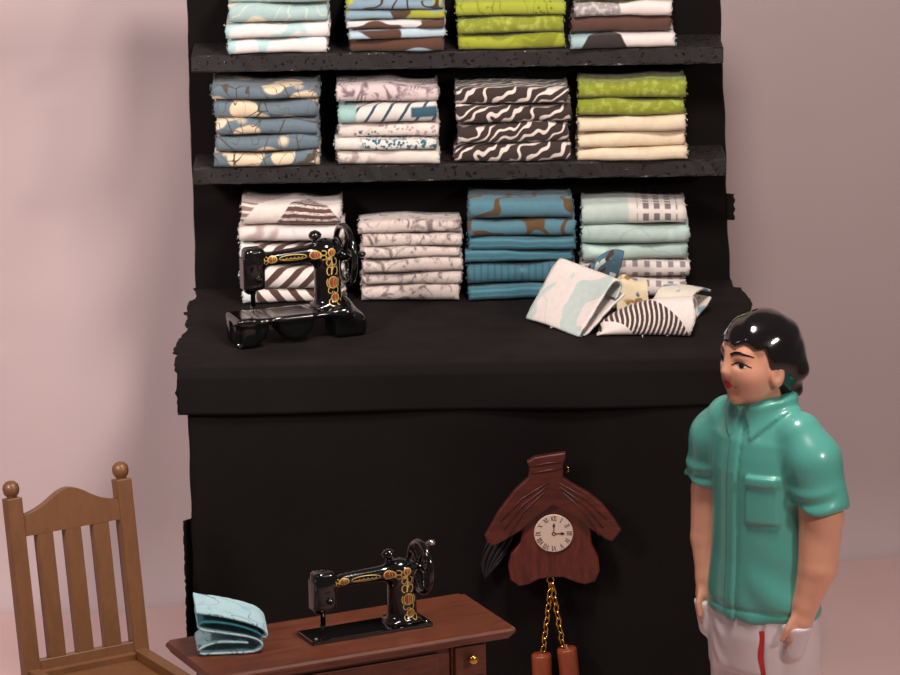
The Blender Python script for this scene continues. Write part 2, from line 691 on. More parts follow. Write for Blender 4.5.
F['aqua_dash'] = fabric('aqua_dash_cloth', (182, 196, 188), [(m_noise(7, 0.54, 0.58, off=3.0), (220, 208, 202)), (m_range(0, 0.16, 0.6), (218, 206, 200)), (m_and(m_range(0, 0.19, 0.33), m_uv(lambda q, u, v: q.step(q.math('FRACT', q.math('MULTIPLY', u, 26.0)), 0.42, 0.5)), m_uv(lambda q, u, v: q.step(q.math('FRACT', q.math('MULTIPLY', q.math('ADD', v, 0.31), 26.0)), 0.3, 0.4))), (120, 108, 110))])
F['aqua'] = fabric('aqua_plain_cloth', (172, 190, 182), [(m_contour(7, 0.02, 2.0), (160, 180, 172)), (m_noise(9, 0.58, 0.66, off=1.0), (184, 208, 198))])
F['grey_dash'] = fabric('grey_dash_cloth', (218, 206, 200), [(m_and(m_uv(lambda q, u, v: q.step(q.math('FRACT', q.math('MULTIPLY', u, 24.0)), 0.5, 0.6)), m_uv(lambda q, u, v: q.step(q.math('FRACT', q.math('MULTIPLY', q.math('ADD', v, 0.3), 28.0)), 0.4, 0.5))), (140, 128, 130))])
F['pile_aqua'] = fabric('white_aqua_print_cloth', (228, 214, 208), [(m_noise(6.0, 0.50, 0.515, 1, 0.6, 2.2), (192, 204, 198)), (m_contour(6.0, 0.012, 2.2, 0.44, 0.6), (200, 206, 200))], weave=1.4)
F['pile_brown'] = fabric('brown_striped_print_cloth', (226, 212, 206), [
    (m_and(m_uv(lambda q, u, v: q.math('MULTIPLY', q.step(q.math('SUBTRACT', u, v), -0.252, -0.248), q.math('SUBTRACT', 1.0, q.step(q.math('SUBTRACT', u, v), -0.062, -0.058)))),
           m_or(m_wave(19, 0.2, 0.45, 0.0, 0.5, 2, 3.0), m_noise(90, 0.62, 0.7, 2))), (70, 46, 42))], weave=1.4)
F['pile_floral'] = fabric('blue_floral_print_cloth', (74, 104, 122), [(m_noise(26, 0.57, 0.61, 2, off=2.0), (206, 214, 212)), (m_noise(24, 0.62, 0.65, 2, off=6.0), (70, 48, 34))])
F['pile_cream'] = fabric('cream_floral_print_cloth', (220, 202, 168), [(m_and(m_noise(30, 0.52, 0.58, 3), m_noise(11, 0.5, 0.55, off=4)), (150, 108, 70)), (m_noise(20, 0.66, 0.7, 2, off=3.0), (84, 110, 126))])
F['pile_blue_edge'] = fabric('pale_floral_print_cloth', (218, 208, 192), [(m_noise(11, 0.5, 0.56, 2, off=1.5), (122, 154, 170)), (m_noise(22, 0.64, 0.68, 3, off=2.6), (120, 92, 66))])
F['table_aqua'] = fabric('pale_aqua_vein_cloth', (172, 206, 214), [(m_noise(14, 0.5, 0.75, 4, 1.5), (134, 184, 196)), (m_contour(9, 0.010, 2.0), (104, 132, 142)), (m_range(1, 0.04, 0.25), (36, 118, 128))])

# setting and furniture materials
q = NT('backdrop_paper')
v = q.coord('Object')
q.color(q.mix(q.noise(v, 1.2, 3), lin((178, 158, 158)), lin((186, 166, 166))))
q.set(Roughness=0.95)
q.bump(q.noise(v, 220, 2), 0.05, 0.002)
M_WALL = q.mat
q = NT('floor_paper')
v = q.coord('Object')
q.color(q.mix(q.noise(v, 2.0, 3), lin((196, 164, 162)), lin((206, 172, 170))))
q.set(Roughness=0.9)
q.bump(q.noise(v, 160, 2), 0.05, 0.002)
M_FLOOR = q.mat


def black_cloth(name, c, glitter=0.0, rough=0.85, linty_lit_top=False):
    q = NT(name)
    v = q.coord('Object')
    n = q.noise(v, 5, 4)
    base = q.mix(n, lin([x*0.85 for x in c]), lin([min(255, x*1.15) for x in c]))
    lint = q.math('MULTIPLY', q.step(q.noise(v, 190, 2), 0.70, 0.78), 0.5)
    base = q.mix(lint, base, lin([min(255, x*2.2) for x in c]))
    if linty_lit_top:                               # lint specks on the flat top; the film paints light into its colour
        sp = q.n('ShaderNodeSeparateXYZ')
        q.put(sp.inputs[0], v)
        lit_film = q.math('MULTIPLY', q.step(q.noise(v, 7, 4), 0.2, 0.8), 0.75)
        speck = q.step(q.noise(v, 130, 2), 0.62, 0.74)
        d_ = q.math('MULTIPLY', q.math('MAXIMUM', lit_film, speck), q.step(sp.outputs[2], 1.288, 1.302))
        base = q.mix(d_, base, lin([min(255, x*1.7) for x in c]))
    q.color(base)
    if glitter:
        g = q.math('MULTIPLY', q.step(q.noise(v, 75, 1), 0.58, 0.70), glitter)
        q.put(q.b.inputs['Roughness'], q.math('SUBTRACT', rough, q.math('MULTIPLY', g, 0.6)))
        q.bump(q.noise(v, 190, 3), 0.35, 0.006)
        q.b.inputs['Specular IOR Level'].default_value = 0.5
    else:
        q.set(Roughness=rough)
        q.b.inputs['Specular IOR Level'].default_value = 0.12
        q.bump(q.math('ADD', q.noise(v, 260, 2), q.math('MULTIPLY', q.noise(v, 4, 2), 2.0)), 0.15, 0.006)
    return q.mat


M_BLACK = black_cloth('black_cloth', (18, 14, 13))
M_COUNTER = black_cloth('black_counter_cloth', (21, 17, 17), linty_lit_top=True)
M_SHELF = black_cloth('black_glitter_foam', (25, 20, 20), 1.0, 0.75)
M_GLOSS = plain('black_enamel', (10, 9, 10), 0.12, 0.05, Coat_Weight=0.6, Coat_Roughness=0.06)
M_GOLD = plain('gold_print', (216, 182, 104), 0.4, 0.1, 30, Metallic=0.3)
M_ORANGE = plain('rust_print', (138, 62, 38), 0.4, 0.1, 40)
M_BRASS = plain('brass', (212, 164, 78), 0.22, 0.06, Metallic=1.0)
M_CHROME = plain('bright_steel', (200, 196, 190), 0.2, 0.04, Metallic=1.0)
M_TABLE = wood('mahogany_stain', (82, 37, 20), (114, 56, 32), 0.45, 5.0, 'X', 0.1)
M_CHAIR = wood('tan_painted_wood', (104, 66, 37), (119, 77, 43), 0.45, 4.0, 'Z', 0.15)
M_CLOCK = wood('red_brown_wood', (66, 22, 13), (104, 40, 24), 0.4, 6.0, 'Z', 0.2)
M_CLOCKROOF = wood('red_brown_roof_wood', (60, 21, 13), (94, 36, 22), 0.45, 6.0, 'X', 0.1)
M_WEIGHT = wood('orange_brown_wood', (134, 60, 32), (152, 72, 40), 0.4, 3.0, 'Z', 0.2)
M_DIAL = plain('dial_paper', (214, 190, 172), 0.6, 0.03)
M_INK = plain('black_ink', (34, 26, 24), 0.6, 0.03)
M_SKIN = plain('painted_skin', (222, 160, 132), 0.28, 0.05, 14, 0.05, 40, Coat_Weight=0.35, Coat_Roughness=0.15)
M_SHIRT = plain('painted_teal_shirt', (84, 163, 150), 0.3, 0.05, 9, 0.06, 30, Coat_Weight=0.4, Coat_Roughness=0.12)
M_TROUSER = plain('painted_white_trousers', (218, 204, 206), 0.35, 0.05, 9, 0.06, 25, Coat_Weight=0.25, Coat_Roughness=0.2)
M_HAIR = plain('painted_black_hair', (16, 12, 12), 0.12, 0.05, 20, 0.2, 28, Coat_Weight=0.7, Coat_Roughness=0.06)
M_LIP = plain('painted_red', (190, 44, 40), 0.35, 0.05)
M_PAINTBLACK = plain('painted_black', (24, 16, 14), 0.35, 0.05)
M_EYEWHITE = plain('painted_eye_white', (224, 206, 190), 0.35, 0.03)
M_BROWNLINE = plain('painted_brown_line', (150, 84, 62), 0.4, 0.05)

# ================================================================= SETTING
# backdrop: a big paper sweep, turned a little so that its right side stands farther back
WYAW = R(9.8)


def wall_pt(s, z):
    """s along the wall from the pivot, z height; slow creases in the sheet"""
    bx, by = -1.0, 1.52
    y = 0.0
    if z < 0.30:                           # sweep into the floor
        t = (0.30-z)/0.30
        y -= 0.16*(1-math.sqrt(max(0.0, 1-t*t)))
    r_ = math.hypot(s-0.12, z-2.12)        # fan of soft creases spreading down from beside the shelves
    th = math.degrees(math.atan2(0.12-s, 2.12-z))
    ss_ = lambda a, b: (lambda t: t*t*(3-2*t))(min(1, max(0, (th-a)/(b-a))))
    y += min(r_, 2.2)*(0.12*ss_(10, 38)*(1-ss_(60, 120)) + 0.012*math.exp(-((th-6)/5)**2)) if z < 2.12 else 0.0
    y += 0.012*math.sin(s*1.7+0.6)+0.010*math.sin(z*1.3+s*0.8)
    return (bx+s*math.cos(WYAW)-y*math.sin(WYAW), by+s*math.sin(WYAW)+y*math.cos(WYAW), z)


verts, faces = [], []
zs = [0.30*(1-math.cos(R(90*i/10))) for i in range(11)]+[0.30+4.2*i/40 for i in range(1, 41)]
ss = [-4.5+0.06*i for i in range(160)]
for z in zs:
    for s in ss:
        verts.append(wall_pt(s, z))
nS = len(ss)
for j in range(len(zs)-1):
    for i in range(nS-1):
        faces.append((j*nS+i, j*nS+i+1, (j+1)*nS+i+1, (j+1)*nS+i))
wall = mesh_obj('wall_back', verts, faces, M_WALL, None, True)
wall['kind'] = 'structure'
wall['label'] = 'mauve grey paper backdrop hanging behind the hutch'
fl = mesh_obj('floor', [(-6, -8, 0), (6, -8, 0), (6, 3.2, 0), (-6, 0.9, 0), (-6, -8, -0.02), (6, -8, -0.02), (6, 3.2, -0.02), (-6, 0.9, -0.02)],
              [(0, 1, 2, 3), (7, 6, 5, 4), (0, 4, 5, 1), (1, 5, 6, 2), (2, 6, 7, 3), (3, 7, 4, 0)], M_FLOOR)
fl['kind'] = 'structure'
fl['label'] = 'pinkish paper floor under the furniture'

# ================================================================= HUTCH
HX0, HX1 = -0.893, 1.015
CZ = 1.30
hutch = thing('display_hutch', 'black cloth-covered shop counter with two glittery shelves of folded cloths', 'hutch', (0.065, 0.5, 0))


def hp(x, y, z):
    return (x-0.065, y-0.5, z)


# lower body: cloth-faced box with slight bulges on the front
def cloth_grid(name, fn, nu, nv, mat, parent, thick=0.006):
    verts = [fn(i/nu, j/nv) for j in range(nv+1) for i in range(nu+1)]
    faces = [(j*(nu+1)+i, j*(nu+1)+i+1, (j+1)*(nu+1)+i+1, (j+1)*(nu+1)+i) for j in range(nv) for i in range(nu)]
    o = mesh_obj(name, verts, faces, mat, parent, True)
    md = o.modifiers.new('thickness', 'SOLIDIFY')
    md.thickness = thick
    md.offset = -1
    return o


box('cabinet_body', hp(0.065, 0.535, 0.64), (0.935, 0.50, 0.64), M_BLACK, hutch, 0.012)


def skirt(u, w):
    x = HX0+0.012+(HX1-HX0-0.024)*u
    z = 0.01+(CZ-0.09)*w
    y = 0.012-0.006*math.sin(u*7+w*2)-0.004*math.sin(u*19+w*5)-0.008*(1-w)
    if u == 0:
        x += 0.0015*math.sin(w*40)
    return hp(x, y, z)


cloth_grid('front_cloth', skirt, 70, 40, M_BLACK, hutch)

# strip of cloth showing low on the left edge


def lowflap(u, w):
    z = 0.30+0.45*w
    x = HX0-0.014+0.03*u+(rng.uniform(-0.003, 0.003) if u == 0 else 0)
    return hp(x, 0.03+0.03*u, z)


cloth_grid('edge_flap', lowflap, 3, 40, M_BLACK, hutch)

# counter cloth: top sheet + front drop, frayed wavy left and right edges


def left_edge(t):
    """t: arc length from back (0) to hem"""
    base = HX0-0.015
    if t < 0.30:
        return base+0.012*math.sin(t*20)
    if t < 1.02:
        return base-0.004-0.018*(t-0.30)+0.011*math.sin(t*13+1)+0.006*math.sin(t*37)
    return base-0.006+0.004*math.sin(t*60)


def right_edge(t):
    if t < 0.12:
        return HX1-0.012
    return HX1+0.012+0.02*min(1, (t-0.12)/0.1)-0.010*max(0, 0.2-t)+0.006*math.sin(t*23)


JIT = [rng.uniform(-0.006, 0.004) for _ in range(200)]


def counter_cloth(u, w):
    T = 1.02+0.17
    t = w*T
    x0, x1 = left_edge(t), right_edge(t)
    u = 1.0-u
    x = x0+(x1-x0)*u
    jit = JIT[int(t*90) % len(JIT)]*(0.4 if t < 0.6 else 1.0) if u in (0.0, 1.0) else 0
    rise = 0.0
    if t < 1.0:
        y = 1.035-t
        z = CZ+0.0045+0.0005*math.sin(u*9+t*5)*math.sin(t*7)
    elif t < 1.05:
        a = (t-1.0)/0.05*math.pi/2
        y = 0.035-0.032*math.sin(a)
        z = CZ+0.004-0.032*(1-math.cos(a))
    else:
        y = 0.003-0.010*math.sin(u*11)*(t-1.05)/0.14-0.008
        z = CZ-0.028-(t-1.05)
    edge = max(0, 0.03-u)/0.03 if u < 0.03 else 0
    z -= 0.012*edge*abs(math.sin(t*17)) if t < 1.0 else 0
    return hp(x+jit, y, z)


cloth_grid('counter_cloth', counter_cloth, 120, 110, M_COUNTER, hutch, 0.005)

# torn corner tabs at the front left of the counter
for k, (x, y, z, w_, h_, a) in enumerate([(-0.905, 0.18, 1.292, 0.03, 0.05, 25), (-0.916, 0.05, 1.262, 0.028, 0.06, -12), (-0.905, 0.28, 1.298, 0.022, 0.04, 40)]):
    bm = bmesh.new()
    vv = [bm.verts.new(p) for p in ((0, 0, 0), (w_, 0.01, 0.004), (w_, -0.01, -h_*0.6), (0.004, -0.012, -h_), (-0.006, 0, -h_*0.5))]
    bm.faces.new(vv)
    o = bm_obj('torn_tab', bm, M_BLACK, hutch, False, hp(x, y, z), (0, R(a), 0.2))
    md = o.modifiers.new('thickness', 'SOLIDIFY')
    md.thickness = 0.005

# back panel with a cloth cover
PZ1 = 2.50


def panel_x(z, side):
    t = (z-1.3)/1.05
    if side < 0:
        return -0.900+0.0015*math.sin(z*9)+0.001*math.sin(z*31)
    return 0.998-0.033*t+0.002*math.sin(z*11)+0.0015*math.sin(z*37)


verts, faces = [], []
NZ = 60
for j in range(NZ+1):
    z = 1.285+(PZ1-1.285)*j/NZ
    for (sd, y) in ((-1, 1.02), (1, 1.02), (1, 1.05), (-1, 1.05)):
        verts.append(hp(panel_x(z, sd), y, z))
for j in range(NZ):
    for k in range(4):
        a, b = j*4+k, j*4+(k+1) % 4
        faces.append((a, b, b+4, a+4))
faces += [(3, 2, 1, 0), (NZ*4, NZ*4+1, NZ*4+2, NZ*4+3)]
mesh_obj('back_panel', verts, faces, M_BLACK, hutch)


def sideflap(u, w):
    z = 1.525+0.095*w
    x = 0.985+0.026*u+(0.004*math.sin(w*19) if u == 1 else 0)
    return hp(x, 1.012-0.01*u, z)


cloth_grid('edge_flap', sideflap, 4, 12, M_BLACK, hutch)

# shelves: thick foam strips with a crumbly glitter face
for z1, xa, xb in ((1.795, -0.884, 0.972), (2.193, -0.878, 0.962)):
    bm = bmesh.new()
    add_box(bm, (0, 0, 0), ((xb-xa)/2, 0.113, 0.030), 0.006, 2)
    bmesh.ops.subdivide_edges(bm, edges=[e for e in bm.edges if abs((e.verts[0].co-e.verts[1].co).x) > 0.5], cuts=60)
    for v_ in bm.verts:
        if v_.co.y < -0.09:
            v_.co.y += rng.uniform(-0.003, 0.003)
            v_.co.z += rng.uniform(-0.0015, 0.0015)
    bm_obj('shelf', bm, M_SHELF, hutch, False, hp((xa+xb)/2, 0.908, z1-0.030))

# ================================================================= FOLDED CLOTHS


def superfold(h, d, n=9):
    """U path: back bottom, rounded front, back top (y forward is 0, back is d)"""
    r = h/2
    p = [(d, 0.0), (d*0.6, 0.0), (d*0.3, 0.0)]
    for i in range(n+1):
        a = -90-180*i/n
        ca, sa = math.cos(R(a)), math.sin(R(a))
        p.append((r*0.85+r*0.85*math.copysign(abs(ca)**0.8, ca), r+r*math.copysign(abs(sa)**0.8, sa)))
    p += [(d*0.3, h), (d*0.6, h), (d, h)]
    return p


def ribbon(path, t):
    """thick outline of a path: closed list of points and its arc length per point"""
    n = len(path)
    L, R_ = [], []
    arcl = [0.0]
    for i in range(1, n):
        arcl.append(arcl[-1]+math.dist(path[i], path[i-1]))
    for i in range(n):
        a, b = path[max(i-1, 0)], path[min(i+1, n-1)]
        tx, ty = b[0]-a[0], b[1]-a[1]
        l = math.hypot(tx, ty) or 1
        nx, ny = -ty/l, tx/l
        L.append((path[i][0]+nx*t/2, path[i][1]+ny*t/2))
        R_.append((path[i][0]-nx*t/2, path[i][1]-ny*t/2))
    return L+R_[::-1], arcl+arcl[::-1]


def sheet_mesh(paths, width, nu, shape, seed, thick, ragged=0.004):
    """paths: list of 2D (y,z) paths swept along x (0..width); shape(u,y,z)->xyz; returns verts, faces, uvs"""
    rr = random.Random(seed)
    V, Fc, U = [], [], []
    for path, t in zip(paths, thick):
        out, arcl = ribbon(path, t)
        mid = arcl[len(path)//2]
        n = len(out)
        e0 = [rr.uniform(-ragged, ragged) for _ in range(n)]
        e1 = [rr.uniform(-ragged, ragged) for _ in range(n)]
        k0 = len(V)
        for i in range(nu+1):
            u = i/nu
            for j, (y, z) in enumerate(out):
                x = u*width
                if i == 0:
                    x += e0[j]
                if i == nu:
                    x += e1[j]
                V.append(shape(x, y, z))
                U.append((x, arcl[j]-mid))
        for i in range(nu):
            for j in range(n):
                j2 = (j+1) % n
                a = k0+i*n
                b = a+n
                Fc.append((a+j, a+j2, b+j2, b+j))
        m_ = len(path)
        for (base, rev) in ((k0, False), (k0+nu*n, True)):
            for j in range(m_-1):
                qd = (base+j, base+n-1-j, base+n-2-j, base+j+1)
                Fc.append(qd if not rev else qd[::-1])
    return V, Fc, U


def threads(name, ends, parent, mat, seed, count=7, length=0.022, r=0.0011, zlo=0.003, zhi=9.0, xm=9.0):
    rr = random.Random(seed)
    bm = bmesh.new()
    for _ in range(count):
        p, d = ends[rr.randrange(len(ends))]
        p = Vector(p)
        d = Vector(d)
        l = length*rr.uniform(0.4, 1.3)
        q1 = p+d*l*0.5+Vector((0, rr.uniform(-1, 0.3), rr.uniform(-0.6, 0.6)))*l*0.4
        q2 = q1+(d*rr.uniform(-0.2, 0.7)+Vector((0, rr.uniform(-1, 0.3), rr.uniform(-1, 0.5))))*l*0.5
        for c_ in (q1, q2):
            c_.z = min(max(c_.z, zlo), zhi)
            c_.x = min(max(c_.x, -xm), xm)
        add_tube(bm, [p-d*0.006, p, q1, q2], r, 4)
    o = bm_obj(name, bm, mat, parent, True)
    o['kind'] = 'stuff'
    return o


def stack_cloth(x0, x1, z0, z1, fab, seed, label, group, yfront=0.79, depth=0.215, fray=7, uoff=None):
    rr = random.Random(seed*13+5)
    h = (z1-z0)
    w = x1-x0
    t1 = h*0.26
    yo = rr.uniform(-0.014, 0.006)
    sag = rr.random()
    rz = rr.uniform(-0.015, 0.015)
    a1, a2 = rr.uniform(0.4, 1.0), rr.uniform(0, 6.28)
    a3, a4 = rr.uniform(0.4, 1.0), rr.uniform(0, 6.28)
    outer = superfold(h-t1, depth)
    inner = [(y*0.86+h*0.30, z*0.42+(h-t1)*0.29) for y, z in superfold(h-t1, depth)]
    su = (rr.uniform(0, 3), 0.0) if uoff is None else uoff

    def shape(x, y, z):
        u = x/w
        zc = z+t1/2
        pin = 0.09*h*math.sin(u*5*a1+a2)
        zz = zc + pin*min(1, zc/h)
        zz *= 1-0.13*abs(math.sin(u*6*a3+a4))-0.05*sag*u-0.05*(1-sag)*(1-u)
        yy = y+0.009*math.sin(u*6*a3+a4)+0.003*math.sin(u*17+a2)
        X = x-w/2
        return (X*math.cos(rz)-yy*math.sin(rz), yy*math.cos(rz)+X*math.sin(rz)+yo, min(max(zz, 0.0006), h-0.0008))
    V, Fc, U = sheet_mesh([outer, inner], w, 22, shape, seed, [t1, t1*1.15], 0.0045)
    U = [(a+su[0], b+su[1]) for a, b in U]
    o = mesh_obj('folded_cloth', V, Fc, F[fab], None, True, U, ((x0+x1)/2, yfront, z0))
    tag(o, label, 'cloth', group)
    if fray:
        ends = []
        for k in range(10):
            yy = rr.uniform(0.0, 0.08)
            zz = rr.uniform(0.15, 0.9)*h
            ends.append(((w/2, yy+yo, zz), (1, 0, 0)))
            ends.append(((-w/2, yy+yo, zz), (-1, 0, 0)))
        threads('frayed_threads', ends, o, F[fab], seed+3, fray, 0.020, zhi=h-0.003, xm=w/2+0.007)
    return o


ORD = ['lowest', 'second from bottom', 'third from bottom', 'fourth from bottom', 'fifth from bottom', 'sixth from bottom']
STACKS = [
    ('far left top-shelf stack', 'folded cloths on the top shelf', 2.194, (-0.752, -0.397), [2.196, 2.251, 2.307, 2.373, 2.433],
     [('white_teal', 'white cloth with pale teal blots'), ('white_teal', 'whitish cloth with faint pale blots'), ('aqua_cream', 'aqua cloth with cream crescents'), ('aqua_cream', 'aqua cloth with cream lines')]),
    ('second top-shelf stack', 'folded cloths on the top shelf', 2.194, (-0.335, 0.0), [2.196, 2.244, 2.279, 2.312, 2.345, 2.384],
     [('brown_blue', 'brown cloth with light blue patches'), ('blue_brown', 'light blue cloth streaked brown'), ('white_brown', 'white and brown cloth'), ('lime_blue', 'lime cloth with blue patches'), ('blue_lime', 'grey blue cloth with lime marks')]),
    ('third top-shelf stack', 'folded cloths on the top shelf', 2.194, (0.038, 0.418), [2.196, 2.254, 2.317, 2.373],
     [('lime_two', 'two-tone lime cloth'), ('lime_mottle', 'mottled lime cloth'), ('lime_leaf', 'lime cloth with thin leaf lines')]),
    ('far right top-shelf stack', 'folded cloths on the top shelf', 2.194, (0.439, 0.791), [2.196, 2.251, 2.307, 2.363, 2.40],
     [('bold', 'black, white and aqua bold print cloth'), ('brown', 'plain brown cloth'), ('silver', 'silvery grey and white cloth'), ('lime_mottle', 'dull lime cloth')]),
    ('far left middle-shelf stack', 'folded cloths on the middle shelf', 1.796, (-0.806, -0.434), [1.798, 1.856, 1.913, 1.97, 2.037, 2.092],
     [('slate', 'slate blue cloth with cream blossoms')]*5),
    ('second middle-shelf stack', 'folded cloths on the middle shelf', 1.796, (-0.382, -0.024), [1.798, 1.852, 1.895, 1.948, 2.019, 2.083],
     [('cream_grey', 'cream cloth with greyish left end'), ('teal_dots', 'white cloth with teal speckles'), ('pink_dots', 'pinkish speckled cloth'), ('aqua_navy', 'white cloth with navy slanting stripes'), ('mauve', 'pale mauve marbled cloth')]),
    ('third middle-shelf stack', 'folded cloths on the middle shelf', 1.796, (0.031, 0.431), [1.798, 1.866, 1.94, 2.008, 2.066],
     [('zebra', 'dark brown cloth with white zebra lines')]*4),
    ('far right middle-shelf stack', 'folded cloths on the middle shelf', 1.796, (0.455, 0.834), [1.798, 1.844, 1.901, 1.958, 2.018, 2.086],
     [('cream', 'cream cloth'), ('cream', 'cream cloth'), ('cream', 'cream cloth'), ('lime_mottle', 'mottled lime cloth'), ('lime_mottle', 'mottled lime cloth')]),
    ('stack behind the footed sewing machine', 'folded cloths on the counter', 1.308, (-0.726, -0.362), [1.309, 1.357, 1.447, 1.53, 1.587, 1.672],
     [('chevron_down', 'white cloth with brown chevrons'), ('chevron', 'white cloth with brown chevrons'), ('chevron', 'white cloth with brown chevrons'), ('white_grey', 'whitish grey cloth'), ('brown_tri', 'white cloth with brown striped triangle')]),
    ('low grey counter stack', 'folded cloths on the counter', 1.308, (-0.309, 0.046), [1.309, 1.367, 1.414, 1.465, 1.504, 1.551, 1.60],
     [('grey_marble', 'thin grey and white marbled cloth')]*6),
    ('blue counter stack', 'folded cloths on the counter', 1.308, (0.064, 0.440), [1.309, 1.364, 1.44, 1.483, 1.533, 1.598, 1.672],
     [('teal', 'plain teal cloth'), ('teal_stripe', 'finely striped teal cloth'), ('teal', 'wrinkled teal cloth'), ('teal', 'plain teal cloth'), ('teal_swirl', 'blue cloth with brown swirls'), ('teal_swirl', 'blue cloth with brown swirls')]),
    ('aqua counter stack', 'folded cloths on the counter', 1.308, (0.464, 0.838), [1.309, 1.379, 1.441, 1.501, 1.569, 1.645],
     [('grey_dash', 'white cloth with grey dashes'), ('grey_dash', 'white cloth with grey dashes'), ('aqua', 'pale aqua cloth'), ('aqua', 'pale aqua cloth'), ('aqua_dash', 'aqua and white cloth with grey dashes')]),
]
sd = 100
FIXUV = {'bold', 'aqua_navy', 'pink_dots', 'teal_dots', 'cream_grey', 'brown_tri', 'chevron', 'chevron_down', 'aqua_dash'}
for sname, grp, zb, (xa, xb), zl, items in STACKS:
    for k, (fab, desc) in enumerate(items):
        sd += 1
        rr = random.Random(sd)
        dx0, dx1 = rr.uniform(-0.004, 0.012), rr.uniform(-0.014, 0.003)
        n_it = len(items)
        pos = ORD[k] if k < n_it-1 or 'top-shelf' in sname else 'topmost'
        stack_cloth(xa+dx0, xb+dx1, zl[k], zl[k+1]-0.001, fab, sd, f'{desc}, {pos} in {sname}', grp,
                    uoff=(0, 0) if fab in FIXUV else None, fray=9, depth=0.13 if fab == 'grey_marble' else 0.205)


# loose pile on the counter ---------------------------------------------------
def loose_cloth(name, path, width, loc, yaw, fab, label, group, seed, thick=0.007, nu=26, warp=None, sub=6, uoff=(0, 0)):
    """path in (s,z) -> swept along local x; yaw turns x"""
    # smooth the path with a Catmull-Rom pass
    P = []
    n = len(path)
    for i in range(n-1):
        p0, p1, p2, p3 = path[max(i-1, 0)], path[i], path[i+1], path[min(i+2, n-1)]
        for k in range(sub):
            t = k/sub
            P.append(tuple(0.5*((2*p1[c])+(-p0[c]+p2[c])*t+(2*p0[c]-5*p1[c]+4*p2[c]-p3[c])*t*t+(-p0[c]+3*p1[c]-3*p2[c]+p3[c])*t**3) for c in (0, 1)))
    P.append(path[-1])

    def shape(x, y, z):
        if warp:
            return warp(x, y, z)
        return (x, y, max(z, 0.001))
    V, Fc, U = sheet_mesh([P], width, nu, shape, seed, [thick], 0.002)
    U = [(a+uoff[0], b+uoff[1]) for a, b in U]
    o = mesh_obj(name, V, Fc, F[fab], None, True, U, loc, (0, 0, yaw))
    tag(o, label, 'cloth', group)
    return o


PILE = 'loose folded cloths heaped on the counter'
CT = CZ+0.0065
# A: white and aqua, leaning fold, open end to the right; local x = axis (toward right-near), local y = to the right-far
A_PATH = [(0.150, 0.120), (0.168, 0.165), (0.150, 0.192), (0.120, 0.182), (0.060, 0.095), (0.008, 0.016), (0.010, 0.004), (0.035, 0.006), (0.110, 0.075), (0.185, 0.130)]
oA = loose_cloth('folded_cloth', A_PATH, 0.30, (0.262, 0.505, CT), R(-55), 'pile_aqua',
                 'white cloth with pale aqua print, leaning open fold at left of heap', PILE, 901, 0.008,
                 warp=lambda x, y, z: (x+0.10*z, y+0.018*math.sin(x*9)*(z/0.2), max(z*(1.0-0.10*x/0.30)+0.004*math.sin(x*14+y*20), 0.001)))
# B: brown striped roll
B_PATH = [(0.085, 0.050), (0.060, 0.060), (0.045, 0.045), (0.070, 0.028), (0.120, 0.030), (0.135, 0.070), (0.100, 0.105), (0.050, 0.100), (0.010, 0.055), (0.008, 0.012), (0.045, 0.004), (0.120, 0.004), (0.175, 0.020)]
oB = loose_cloth('folded_cloth', B_PATH, 0.315, (0.494, 0.262, CT), R(-8), 'pile_brown',
                 'brown striped and white cloth, rolled up at front of heap', PILE, 902, 0.008,
                 warp=lambda x, y, z: (x+0.02*math.sin(z*25), y+0.012*math.sin(x*8), max(z*(0.30+1.75*x/0.315-0.95*(x/0.315)**2)+0.003*math.sin(x*19)*z/0.1, 0.001)), uoff=(-0.013, 0.20))
# C: blue floral, folded upright behind A
C_PATH = [(0.09, 0.004), (0.05, 0.06), (0.02, 0.13), (0.012, 0.165), (0.026, 0.178), (0.046, 0.160), (0.075, 0.10), (0.11, 0.03), (0.13, 0.004)]
oC = loose_cloth('folded_cloth', C_PATH, 0.12, (0.450, 0.630, CT), R(8), 'pile_floral',
                 'dark blue cloth with floral print, peaked behind the white leaning fold', PILE, 903, 0.008,
                 warp=lambda x, y, z: (x+0.25*z, y+0.1*x, max(z*(0.85+0.25*math.sin(x*18)), 0.001)))
# E: cream floral scrap between
E_PATH = [(0.0, 0.004), (0.02, 0.055), (0.045, 0.095), (0.075, 0.11), (0.105, 0.095), (0.12, 0.05), (0.125, 0.004)]
oE = loose_cloth('folded_cloth', E_PATH, 0.11, (0.575, 0.480, CT), R(4), 'pile_cream',
                 'cream floral cloth, crumpled at back of heap', PILE, 904, 0.008,
                 warp=lambda x, y, z: (x, y+0.01*math.sin(x*30), max(z*(1.0+0.14*math.sin(x*26)+0.10*math.sin(x*61))+0.003*math.sin(x*80+y*60), 0.001)))
# D: pale cloth with blue edge on the right
D_PATH = [(0.16, 0.075), (0.10, 0.095), (0.04, 0.085), (0.008, 0.055), (0.004, 0.02), (0.02, 0.005), (0.07, 0.008), (0.14, 0.035), (0.165, 0.05)]
oD = loose_cloth('folded_cloth', D_PATH, 0.13, (0.695, 0.480, CT), R(-33), 'pile_blue_edge',
                 'pale floral cloth with blue edge, folded at right end of heap', PILE, 905, 0.008,
                 warp=lambda x, y, z: (x, y+0.02*math.sin(x*10), max(z*(1.05-0.3*x)+0.003*math.sin(x*22), 0.001)))
for o, fab, L_, ax in ((oA, 'pile_aqua', 0.30, 6), (oB, 'pile_brown', 0.315, 6)):
    rr = random.Random(ax)
    ends = [((L_*0.98, rr.uniform(0.01, 0.10), rr.uniform(0.004, 0.05)), (1, 0, 0)) for _ in range(6)] + [((rr.uniform(0.05, L_), 0.006, 0.006), (0, -1, 0)) for _ in range(4)]
    threads('frayed_threads', ends, o, F[fab], 77+ax, ax, 0.02, 0.0012)


